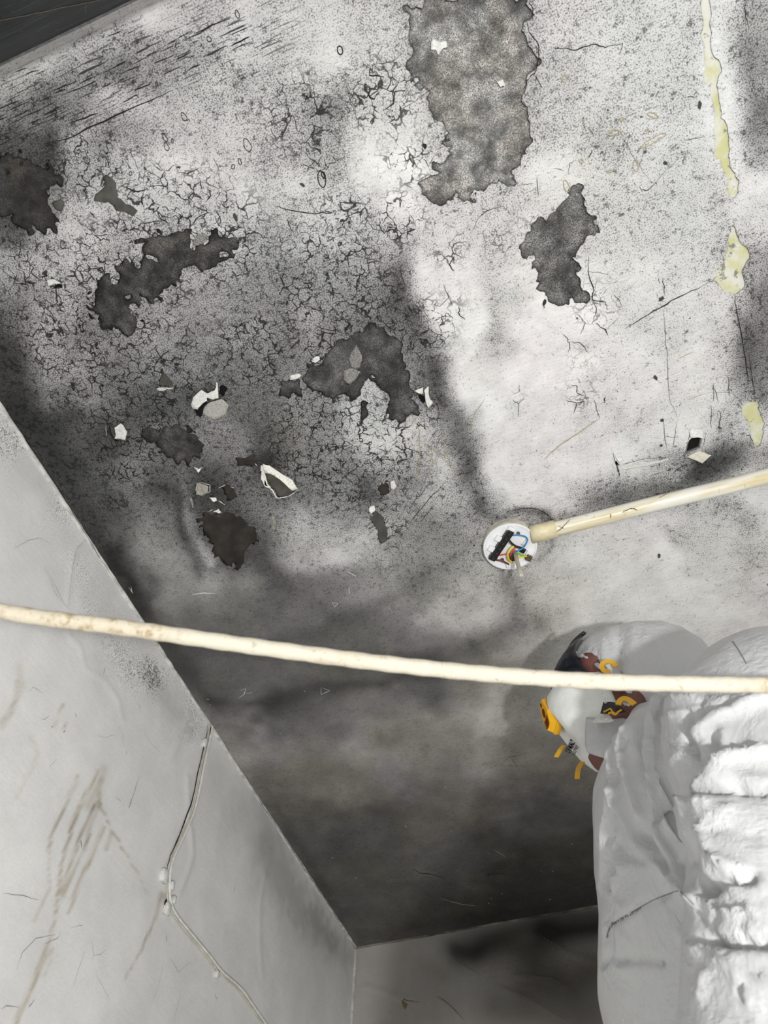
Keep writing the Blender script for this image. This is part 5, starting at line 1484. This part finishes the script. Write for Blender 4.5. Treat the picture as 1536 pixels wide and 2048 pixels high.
# soft folds: (polyline, half width px, height m); a negative height is a crease
FOLDS = [
    (ZF([(1536, 600), (1400, 640), (1250, 700)]), 8, .0045), (ZF([(1536, 690), (1380, 740), (1250, 800), (1100, 880), (920, 1010)]), 10, .0085), (ZF([(1250, 760), (1100, 830), (930, 980)]), 7, -.005),
    (ZF([(640, 690), (760, 700), (1000, 690), (1200, 680)]), 4.5, .003), (ZF([(640, 880), (800, 840), (1000, 780), (1180, 700)]), 4.5, .003), (ZF([(530, 800), (640, 770), (760, 700)]), 4, .003), (ZF([(740, 640), (760, 710)]), 4, -.003),
    (ZF([(600, 880), (660, 1010), (820, 1120), (980, 1250), (1030, 1310)]), 4, .0035), (ZF([(905, 840), (895, 1000), (885, 1080)]), 5, -.007), (ZF([(905, 1000), (940, 1130), (970, 1250)]), 5, -.006), (ZF([(640, 890), (650, 1000)]), 4, -.002),
    (ZF([(1000, 720), (1000, 830), (1040, 780)]), 7, -.004), (ZF([(1090, 1040), (1120, 1200), (1130, 1270)]), 9, -.006), (ZF([(1180, 1000), (1190, 1180)]), 8, .004),
    (ZF([(1536, 1160), (1400, 1190), (1250, 1240), (1120, 1300)]), 9, .009), (ZF([(1536, 1230), (1350, 1240), (1200, 1290)]), 12, .003), (ZF([(1210, 1340), (1350, 1380), (1536, 1420)]), 14, .004),
    (ZF([(900, 1555), (1050, 1530), (1330, 1495)]), 8, -.010), (ZF([(890, 1570), (960, 1640), (1030, 1680)]), 6, .005), (ZF([(1536, 1505), (1400, 1500)]), 6, -.006),
    (ZF([(520, 1390), (620, 1370), (700, 1280)]), 4, .0025), (ZF([(500, 1110), (600, 1100)]), 4, .002), (ZF([(700, 1330), (640, 1500), (620, 1650)]), 14, -.003), (ZF([(830, 1180), (760, 1300), (700, 1450)]), 14, .004),
    (ZF([(350, 820), (270, 930), (240, 1050)]), 6, .004), (ZF([(420, 720), (340, 900), (260, 1130), (300, 1300), (360, 1480), (440, 1700)]), 8, .007), (ZF([(330, 1030), (290, 1120)]), 5, -.004), (ZF([(460, 680), (400, 900), (370, 1100)]), 12, .004),
    (ZF([(180, 1000), (165, 1200), (190, 1400), (270, 1640)]), 8, .005), (ZF([(470, 1000), (440, 1300)]), 12, -.004),
    (ZG([(190, 60), (170, 230), (140, 350), (125, 600), (120, 850)]), 7, .006), (ZG([(180, 380), (170, 600), (200, 870)]), 6, -.005), (ZG([(235, 380), (215, 480), (270, 680)]), 6, .005), (ZG([(230, 760), (215, 870)]), 7, .006), (ZG([(220, 400), (300, 560), (420, 600), (530, 600)]), 8, -.004),
    (ZG([(240, 20), (300, 230), (380, 430), (520, 590), (660, 740), (760, 850), (900, 970)]), 10, .009), (ZG([(320, 330), (420, 500), (560, 660), (700, 800)]), 8, -.003), (ZG([(480, 380), (620, 560), (720, 780)]), 7, -.005), (ZG([(750, 720), (960, 950)]), 8, .004),
    (ZG([(540, 60), (600, 330), (640, 480), (690, 600)]), 8, .007), (ZG([(700, 330), (690, 420), (760, 560)]), 6, -.004), (ZG([(690, 590), (800, 640), (930, 590), (990, 500)]), 9, -.004),
    (ZG([(120, 850), (200, 930), (300, 1030)]), 5, .003), (ZG([(150, 1130), (220, 1140), (500, 980), (760, 870)]), 3.5, -.0035), (ZG([(230, 1190), (340, 1320)]), 4, .002), (ZG([(240, 1480), (420, 1460), (620, 1490)]), 6, -.005), (ZG([(220, 1500), (300, 1550)]), 5, .004), (ZG([(130, 1560), (250, 1750), (310, 1820)]), 6, .003),
    (ZG([(100, 1480), (150, 1400), (140, 1260)]), 8, -.008), (ZG([(70, 280), (60, 500)]), 6, .002), (ZG([(800, 1270), (890, 1340)]), 8, .003),
    (ZG([(1040, 170), (1010, 270), (1005, 400)]), 6, .005), (ZG([(1050, 330), (1040, 370)]), 5, -.005), (ZG([(1060, 430), (1130, 640), (1300, 800)]), 5, .006), (ZG([(1160, 660), (1380, 720)]), 5, .004), (ZG([(1020, 860), (1150, 820), (1300, 800), (1420, 780)]), 7, -.013),
    (ZG([(1020, 840), (1060, 850)]), 12, -.012), (ZG([(1100, 1000), (1110, 1070), (1050, 1150)]), 5, -.004), (ZG([(1000, 940), (1110, 1060), (1390, 1040)]), 4, .004), (ZG([(1230, 860), (1400, 1030), (1536, 1220)]), 5, .004), (ZG([(1290, 1170), (1310, 1300)]), 5, -.003),
    (ZG([(1050, 1290), (1150, 1310), (1320, 1310), (1536, 1320)]), 7, -.014), (ZG([(940, 1300), (1040, 1280)]), 10, -.008), (ZG([(920, 1040), (980, 1160), (1060, 1270)]), 8, -.004), (ZG([(900, 1380), (1000, 1340), (1130, 1330)]), 7, .005),
    (ZG([(1100, 1450), (1250, 1560), (1300, 1700), (1400, 1850)]), 9, .004), (ZG([(1450, 1600), (1300, 1500)]), 8, -.003), (ZG([(1300, 1720), (1350, 1850)]), 5, -.004), (ZG([(1000, 1600), (960, 1800)]), 9, .003), (ZG([(1130, 170), (1150, 330), (1300, 220)]), 6, .003), (ZG([(1080, 430), (1250, 380), (1450, 430)]), 9, -.003),
]
# overhanging edges: cloth is higher on the right-hand side of the line (px), fading over the given width
EDGES = [
    (ZF([(740, 480), (600, 660), (540, 790), (490, 930), (485, 1200), (520, 1400), (560, 1600), (600, 1760)]) + ZG([(610, 440)]), 70, .017),
    (ZF([(1110, 1330), (1000, 1420), (900, 1530), (885, 1580)]) + ZG([(700, 320)]), 60, .014),
    (ZG([(1040, 160), (1005, 400), (1000, 700), (1015, 860)]), 80, .010),
]


def signed_side(P, pts):
    """signed distance to a polyline, positive on the right-hand (image) side of a downward line"""
    best = np.full(len(P), 1e9); sgn = np.zeros(len(P)); over = np.zeros(len(P))
    pts = [np.array(p, float) for p in pts]
    for k, (a, b) in enumerate(zip(pts[:-1], pts[1:])):
        ab = b - a
        t0 = ((P - a) @ ab) / (ab @ ab)
        t = np.clip(t0, 0, 1)
        o_ = np.maximum(-t0 if k == 0 else 0 * t0, (t0 - 1) if k == len(pts) - 2 else 0 * t0).clip(0) * np.linalg.norm(ab)
        d = P - a - t[:, None] * ab
        r = np.hypot(d[:, 0], d[:, 1])
        s = np.sign(-(ab[0] * (P[:, 1] - a[1]) - ab[1] * (P[:, 0] - a[0])))
        m_ = r < best
        best[m_] = r[m_]; sgn[m_] = s[m_]; over[m_] = o_[m_]
    return best * sgn, np.exp(-over / 14.0)


def displace(o, fold_scale=1.0, crinkle=1.0, cloth_folds=True):
    me = o.data
    n = len(me.vertices)
    P = np.empty(n * 3); me.vertices.foreach_get('co', P); P = P.reshape(-1, 3)
    N = np.empty(n * 3); me.vertex_normals.foreach_get('vector', N); N = N.reshape(-1, 3)
    uv = project(P)
    h = np.zeros(n)
    # random drape: broad swells and sharp creases
    f = np.zeros(n)
    low = P[:, 2] < ZC + 0.02
    for i in range(n):
        if low[i] and i % 1:
            continue
        x, y, z = P[i]
        p = Vector((x, y, z * 0.75))
        q = p * 7 + Vector((mnoise.noise(p * 9), mnoise.noise(p * 9 + Vector((7, 3, 1))), 0)) * 0.9
        f[i] = 0.0045 * mnoise.noise(q) + 0.0034 * (0.42 - abs(mnoise.noise(q * 1.6 + Vector((3, 9, 4))))) + 0.0007 * (0.4 - abs(mnoise.noise(p * 38)))
    h += f * crinkle
    if cloth_folds:
        vd = np.array([0, 0, ZC]) - P
        fw = ((vd / np.linalg.norm(vd, axis=1)[:, None]) * N).sum(1)
        face = fw > 0
        fw = np.clip(fw * 3.0, 0, 1)
        wob = np.array([(mnoise.noise(Vector(p) * 30), mnoise.noise(Vector(p) * 30 + Vector((5, 5, 5)))) for p in P]) * 4.0
        for pts, w, a in FOLDS:
            A = np.array(pts); lo_ = A.min(0) - 4 * w; hi_ = A.max(0) + 4 * w
            s = np.where(face & (uv[:, 0] > lo_[0]) & (uv[:, 0] < hi_[0]) & (uv[:, 1] > lo_[1]) & (uv[:, 1] < hi_[1]))[0]
            if len(s):
                d = seg_dist(uv[s] + wob[s] * 0.5, pts)
                h[s] += fw[s] * a * fold_scale * np.exp(-np.abs(d / w) ** 1.35)
        for pts, w, a in EDGES:
            A = np.array(pts); lo_ = A.min(0) - 3 * w; hi_ = A.max(0) + 3 * w
            s = np.where(face & (uv[:, 0] > lo_[0]) & (uv[:, 0] < hi_[0]) & (uv[:, 1] > lo_[1]) & (uv[:, 1] < hi_[1]))[0]
            if len(s):
                d, fade = signed_side(uv[s] + wob[s] * 0.6, pts)
                h[s] += fw[s] * fade * np.where(d > 0, a * np.exp(-d / w) * np.clip(d / 9.0, 0, 1), -0.25 * a * np.exp(d / 14))
    P = P + N * h[:, None]
    me.vertices.foreach_set('co', P.ravel())
    me.update()


displace(suit, 1.25, .55)

# seam stitching on the chest
from mathutils.bvhtree import BVHTree


def bvh_of(*objs):
    V, F = [], []
    for o in objs:
        k = len(V)
        mw = o.matrix_world
        V += [mw @ v.co for v in o.data.vertices]
        F += [[k + i for i in p.vertices] for p in o.data.polygons]
    return BVHTree.FromPolygons(V, F)


def on_surface(bvh, u, v, lift=0.0006):
    r = ray(u, v); d = Vector(r).normalized()
    hit = bvh.ray_cast(Vector((0, 0, ZC)), d, 5)
    if hit[0] is None:
        return None
    n_ = hit[1] if hit[1].dot(d) < 0 else -hit[1]
    return hit[0] + n_ * lift


M_THREAD = simple('grey_thread', (0.20, 0.20, 0.19), 0.8, 0.2)
bv = bvh_of(suit)
bm = bmesh.new()
P = [on_surface(bv, *p, .0002) for p in smooth_path([Vector((x, y, 0)) for x, y in ZG([(145, 1270), (165, 1200), (220, 1140), (350, 1060), (500, 975), (640, 910), (770, 866)])], 7) for p in [(p.x, p.y)]]
P = [p for p in P if p]
add_tube(bm, P, .00038, 6)
for k, p in enumerate(P[2:26]):
    add_tube(bm, [p + Vector((-.001, 0, -.0022)), p + Vector((.001, 0, .0022))], .0004, 5)
bm_obj('chest_seam', bm, M_THREAD, suit, True)
bm = bmesh.new()
for pts in [ZF([(1232, 185), (1290, 270), (1352, 380)]), ZG([(770, 866), (840, 930), (900, 990)])]:
    P = [on_surface(bv, *p, .0002) for p in wiggle(pts, 8, .4)]
    P = [p for p in P if p]
    if len(P) > 1:
        add_tube(bm, P, .0004, 6)
        bm_obj('sleeve_seam', bm, M_THREAD, suit, True)
        bm = bmesh.new()
bm.free()

# --- hood: a soft shell round the head, open in front
def hood_ring(x, hw, hh, cz, lean, n=72, ruff=0.0, cy=HY):
    out = []
    for k in range(n):
        a = 2 * math.pi * k / n
        s, c = math.sin(a), math.cos(a)
        q = 1 + ruff * (0.5 * math.sin(a * 34) + 0.5 * math.sin(a * 21 + 1))
        z = hh * c * q
        out.append(PW(x - lean * c * hh, cy + hw * s * q, cz + z))
    return out


HR = [(0.04, 0.068, 0.107, 0.766, 0.5, 0.01), (0.047, 0.076, 0.1136, 0.768, 0.49, 0.03), (0.056, 0.085, 0.1194, 0.77, 0.46, 0.012), (0.071, 0.09, 0.1241, 0.771, 0.36, 0), (0.089, 0.094, 0.127, 0.771, 0.22, 0), (0.11, 0.095, 0.1251, 0.77, 0.08, 0), (0.136, 0.091, 0.1184, 0.767, 0, 0), (0.158, 0.08, 0.106, 0.762, -0.05, 0), (0.176, 0.062, 0.0859, 0.756, -0.08, 0), (0.187, 0.036, 0.0554, 0.75, -0.08, 0), (0.191, 0.012, 0.0191, 0.746, 0, 0)]
dense = []
for i in range(len(HR) - 1):
    for k in range(4):
        t = k / 4
        dense.append(tuple(a * (1 - t) + b * t for a, b in zip(HR[i], HR[i + 1])))
dense.append(HR[-1])
bm = bmesh.new()
rings = [hood_ring(x, hw, hh, cz, ln, 96, rf) for x, hw, hh, cz, ln, rf in dense]
inner = [[p + (PW(.075, HY, .77) - p) * .025 for p in r] for r in rings[:6]][::-1]
add_loft(bm, inner + rings, False)
bm.faces.new([v for v in list(bm.verts)[-96:]])
hood = bm_obj('hood', bm, M_SUIT, person, True)
HOODF = [(zp(1080, 1230, 5.85, p), w, a) for p, w, a in [([(935, 190), (945, 330), (930, 480), (955, 700)], 5, -.005), ([(980, 460), (950, 560), (985, 700)], 6, .004), ([(1100, 150), (1120, 260), (1090, 400), (1080, 520)], 9, .004), ([(1250, 290), (1190, 380), (1130, 520)], 8, .003),
                                                           ([(740, 290), (760, 420), (740, 520)], 6, .003), ([(830, 350), (930, 360)], 4, -.002), ([(1250, 290), (1380, 380), (1404, 400)], 8, .004), ([(800, 160), (850, 250)], 8, .003)]]
_keep, FOLDS, EDGES = (FOLDS, EDGES), HOODF, []
displace(hood, 1.3, .5, True)
FOLDS, EDGES = _keep
for sm_pts in ():
    pass
bm = bmesh.new()
rim = [p + Vector((-.002, 0, 0)) for p in hood_ring(.041, .0700, .1090, .767, .50, 120, .02)]
add_tube(bm, rim + rim[:1], [.0036 * (1 + .12 * math.sin(i * 2.6)) for i in range(121)], 8, False)
bm_obj('elastic_edge', bm, M_SUIT, hood, True)
# chin flap of the coverall
bm = bmesh.new()
FL = [[(1174, 1436), (1200, 1440), (1228, 1440), (1262, 1436)], [(1172, 1462), (1200, 1466), (1230, 1470), (1262, 1470)], [(1172, 1490), (1196, 1498), (1226, 1508), (1262, 1508)], [(1178, 1506), (1200, 1514), (1226, 1522), (1262, 1540)]]
YS = [.762, .752, .750, .758]
G = [[at_y(u, v, YS[j] + .004 * (i - 1.5) ** 2 * .3) for j, (u, v) in enumerate(r)] for i, r in enumerate(FL)]
vv = [[bm.verts.new(p) for p in r] for r in G]
for i in range(3):
    for j in range(3):
        bm.faces.new((vv[i][j], vv[i][j + 1], vv[i + 1][j + 1], vv[i + 1][j]))
bmesh.ops.subdivide_edges(bm, edges=bm.edges[:], cuts=4, use_grid_fill=True, smooth=.6)
bmesh.ops.solidify(bm, geom=bm.faces[:], thickness=.002)
bm_obj('chin_flap', bm, M_SUIT, suit, True)

# --- boots of the coverall
M_BOOT = simple('pale_overshoe', (0.62, 0.63, 0.64), 0.5, 0.3, nscale=30, namp=.08)
for s in (-1, 1):
    bm = bmesh.new()
    limb(bm, [(.15, .82 + s * .105, -.745), (.05, .82 + s * .108, -.752), (-.065, .82 + s * .113, -.762)], [.050, .046, .034], 18, 5)
    limb(bm, [(.118, .82 + s * .105, -.66), (.125, .82 + s * .105, -.745)], [.060, .052], 18, 3)
    for v in bm.verts:
        v.co.z = max(v.co.z, .002)
    bm_obj('overshoe', bm, M_BOOT, person, True)

# --- goggles
tg = NT('dark_visor')
_c = tg.mix(tg.noise(22, 3), (0.012, 0.014, 0.020, 1), (0.03, 0.035, 0.055, 1))
M_VIS = tg.done(_c, 0.08, None, 0.6, Alpha=0.88)
M_GOG = simple('black_goggle_frame', (0.012, 0.013, 0.016), 0.3, 0.5)
goggles = empty('goggles', PW(.0, HY, .81))
goggles.parent = person; goggles.matrix_parent_inverse = person.matrix_world.inverted()


def visor_pt(a, t, grow=0.0):
    """a: angle from straight ahead (towards camera negative y), t: -1 bottom .. 1 top"""
    bulge = .008 * (1 - t * t)
    rx, ry = .073 + bulge + grow, .074 + bulge + grow
    a *= 1.0 + .02 * max(t, -1)
    return PW(.034 - rx * math.cos(a) + .010 * t * t + .014 * max(t, 0), HY + ry * math.sin(a), .812 + .047 * t + .006 * math.cos(a))


bm = bmesh.new()
na_, nt_ = 32, 10
g = [[bm.verts.new(visor_pt(-1.22 + 2.44 * i / na_, -1 + 2 * j / nt_)) for j in range(nt_ + 1)] for i in range(na_ + 1)]
for i in range(na_):
    for j in range(nt_):
        bm.faces.new((g[i][j], g[i + 1][j], g[i + 1][j + 1], g[i][j + 1]))
bmesh.ops.solidify(bm, geom=bm.faces[:], thickness=.0015)
bm_obj('lens', bm, M_VIS, goggles, True)
bm = bmesh.new()
for sgn in (1.03, -1.03):
    add_tube(bm, [visor_pt(-1.10 + 2.20 * i / 40, sgn) for i in range(41)], .0030, 8)
stuff(bm_obj('frame', bm, M_GOG, goggles, True))
for dz in (0, .0075):
    bm = bmesh.new(); add_ellipsoid(bm, visor_pt(-.18, .10 + dz * 26, .0022), (.0017, .0017, .0017), None, 10, 8)
    bm_obj('vent_stud', bm, simple('pale_stud', (.7, .7, .7), .3, .5) if dz == 0 else bpy.data.materials['pale_stud'], goggles, True)
bm = bmesh.new()
for s in (-1, 1):
    pts = [PW(.068, HY + s * .076, .815), PW(.085, HY + s * .079, .812), PW(.14, HY + s * .060, .81), PW(.170, HY, .808)]
    P = smooth_path(pts, 6)
    L = [(bm.verts.new(p + Vector((0, 0, .006))), bm.verts.new(p - Vector((0, 0, .006)))) for p in P]
    for a_, b_ in zip(L[:-1], L[1:]):
        bm.faces.new((a_[0], b_[0], b_[1], a_[1]))
bm_obj('head_strap', bm, M_GOG, goggles)

# --- dust mask
M_MASK = simple('white_mask_felt', (0.80, 0.81, 0.78), 0.75, 0.15, nscale=26, namp=0.07, bscale=70, bdist=.0012)
mask = empty('dust_mask', PW(-.02, HY, .76))
mask.parent = person; mask.matrix_parent_inverse = person.matrix_world.inverted()
bm = bmesh.new()
MASK = [(.034, .066, .100, .768), (.028, .068, .102, .768), (.012, .066, .100, .770), (-.008, .062, .094, .772), (-.026, .056, .088, .769), (-.039, .047, .075, .771), (-.048, .037, .058, .774), (-.054, .026, .038, .778), (-.057, .012, .017, .780)]
R_ = []
for x, hw, hh, cz in MASK:
    row = []
    for k in range(48):
        a_ = 2 * math.pi * k / 48
        c_, s_ = math.cos(a_), math.sin(a_)
        row.append(PW(x + .010 * max(c_, 0) ** 2 * (x > -.05) + .016 * max(-c_, 0) ** 2, HY + hw * s_ * (1 - .22 * max(c_, 0)), cz + hh * c_ * (.92 if c_ > 0 else 1.05)))
    R_.append(row)
add_loft(bm, R_)
for v in bm.verts:
    v.co += Vector((0, 0, .0018 * math.sin(v.co.x * 120 + v.co.y * 60)))
bmesh.ops.subdivide_edges(bm, edges=[e for e in bm.edges], cuts=1, use_grid_fill=True, smooth=.5)
cup = bm_obj('cup', bm, M_MASK, mask, True)
vn = Vector((-.90, -.42, -.08)).normalized()
vt = Vector((.10, 0, -1)); vt = (vt - vn * vt.dot(vn)).normalized()
vs = vn.cross(vt)
if vs.y > 0:
    vs = -vs                                   # vs points towards the camera side
vc = PW(-.054, HY - .004, .776)
M_YEL = simple('yellow_plastic', (0.80, 0.42, 0.01), 0.35, 0.5)
M_AMB = simple('amber_shadow', (0.13, 0.03, 0.004), 0.6, 0.2)


def prism(bm, pts, z0, z1, shrink=1.0):
    a_ = [bm.verts.new(vc + vs * x + vt * y + vn * z0) for x, y in pts]
    b_ = [bm.verts.new(vc + vs * x * shrink + vt * y * shrink + vn * z1) for x, y in pts]
    n_ = len(pts)
    for k in range(n_):
        bm.faces.new((a_[k], a_[(k + 1) % n_], b_[(k + 1) % n_], b_[k]))
    bm.faces.new(a_[::-1]); bm.faces.new(b_)


pent = [(-.008, -.028), (.008, -.028), (.015, .004), (.010, .026), (-.010, .026), (-.015, .004)]
bm = bmesh.new(); prism(bm, [(x * 1.12, y * 1.08) for x, y in pent], -.007, .002, 1.0); prism(bm, pent, .002, .011, .86)
valve = bm_obj('exhalation_valve', bm, M_YEL, mask)
valve['label'] = 'yellow valve'
for k in range(4):
    bm = bmesh.new()
    P = [vc + vs * (.0085 * math.sin(t)) + vt * (.0075 + .0040 * k + .004 * math.cos(t) * .8) + vn * .0112 for t in np.linspace(-1.1, 1.1, 9)]
    add_tube(bm, P, .0011, 6)
    bm_obj('vent_slot', bm, M_AMB, valve, True)
bm = bmesh.new()
P = [(.0048 * math.cos(t), -.003 + .0085 * math.sin(t)) for t in np.linspace(0, 6.28, 16, endpoint=False)]
prism(bm, P, .0100, .0116)
bm_obj('vent_hole', bm, M_AMB, valve)
bm = bmesh.new(); prism(bm, [(-.0015, -.023), (.0015, -.023), (.003, -.016), (-.003, -.016)], .010, .0116); bm_obj('vent_hole', bm, M_AMB, valve)

bvm = bvh_of(cup)


def ribbon(name, px, ys, w, mat, parent, thick=.0016, nrm=Vector((0, -1, 0))):
    P = smooth_path([at_y(u, v, y) for (u, v), y in zip(px, ys)], 6)
    bm = bmesh.new()
    rows = []
    for i, p in enumerate(P):
        t = (P[min(i + 1, len(P) - 1)] - P[max(i - 1, 0)]).normalized()
        s = t.cross(nrm).normalized() * w / 2
        k = nrm * thick / 2
        rows.append([bm.verts.new(p + s + k), bm.verts.new(p - s + k), bm.verts.new(p - s - k), bm.verts.new(p + s - k)])
    for a_, b_ in zip(rows[:-1], rows[1:]):
        for k in range(4):
            bm.faces.new((a_[k], a_[(k + 1) % 4], b_[(k + 1) % 4], b_[k]))
    bm.faces.new(rows[0][::-1]); bm.faces.new(rows[-1])
    return bm_obj(name, bm, mat, parent)


Q = lambda p: zp(1080, 1230, 5.85, p)
o = ribbon('strap_clip', Q([(800, 700), (790, 660), (745, 650), (722, 600), (745, 555), (800, 540), (860, 565), (895, 605)]), [.722] * 8, .0062, M_YEL, mask); o['label'] = 'yellow clip'
ribbon('strap_clip', Q([(915, 1050), (930, 1010), (970, 980), (1020, 985), (1070, 1015), (1105, 1045)]), [.722] * 6, .0072, M_YEL, mask)['label'] = 'yellow clip'
M_ELA = simple('white_elastic', (.72, .72, .70), .7, .2, nscale=300, namp=.2)
ribbon('elastic_strap', Q([(790, 585), (815, 620), (830, 690), (845, 760)]), [.724] * 4, .0055, M_ELA, mask)
ribbon('elastic_strap', Q([(975, 1040), (1010, 1025), (1060, 1045)]), [.726] * 3, .0070, M_ELA, mask)
ribbon('elastic_strap', Q([(715, 890), (745, 960), (770, 1030)]), [.726] * 3, .0035, M_ELA, mask)
ribbon('strap_buckle', Q([(725, 1085), (800, 1085), (880, 1085), (960, 1080)]), [.728, .727, .728, .732], .0190, M_BLK, mask)['label'] = 'black buckle with yellow lines'
o = ribbon('buckle_line', Q([(745, 1135), (790, 1115), (825, 1100), (850, 1135), (880, 1150)]), [.7255] * 5, .0016, M_YEL, mask)
ribbon('buckle_line', Q([(800, 1160), (830, 1140), (880, 1165), (920, 1130), (955, 1110)]), [.7250] * 5, .0018, M_YEL, mask)
ribbon('mask_wing', Q([(660, 1205), (720, 1200), (790, 1195), (825, 1185)]), [.742, .736, .732, .732], .0165, M_ELA, mask)
ribbon('strap_tail', Q([(280, 1530), (240, 1580), (190, 1660)]), [.80, .795, .79], .0060, M_YEL, mask)['label'] = 'yellow strap end'
ribbon('strap_tail', Q([(500, 1720), (455, 1790), (440, 1850), (435, 1915)]), [.80, .795, .79, .79], .0064, M_YEL, mask)['label'] = 'yellow strap end'
# printing on the side of the mask
M_INK = simple('black_ink', (0.015, 0.015, 0.015), .7, .1)
for body_, size, org, sx in [('DEWALT', 15.5, (1139.5, 1507.0), .80), ('12797', 9.5, (1149.0, 1512.0), .92), ('- - - - - - - -', 4.5, (1154.5, 1516.0), .95)]:
    cu = bpy.data.curves.new('mask_printing', 'FONT')
    cu.body = body_; cu.size = 1.0
    if body_ == 'DEWALT':
        cu.offset = 0.025
    to = bpy.data.objects.new('tmp', cu); COL.objects.link(to)
    dg = bpy.context.evaluated_depsgraph_get(); dg.update()
    me = bpy.data.meshes.new_from_object(to.evaluated_get(dg))
    bpy.data.objects.remove(to)
    xs = [v.co.x for v in me.vertices]; wid = max(xs) - min(xs)
    e1, e2 = np.array((.447, -.894)), np.array((-.894, -.447))
    for v in me.vertices:
        p = np.array(org) + e1 * v.co.x * size * sx * (27 / (wid * size * sx) if body_ == 'DEWALT' else 1) + e2 * v.co.y * size
        q = on_surface(bvm, p[0], p[1], .0005)
        v.co = q if q else at_y(p[0], p[1], HY - .04)
    me.materials.clear()
    o = link('mask_printing', me, M_INK, mask)
    if body_[0] == '-':
        stuff(o)
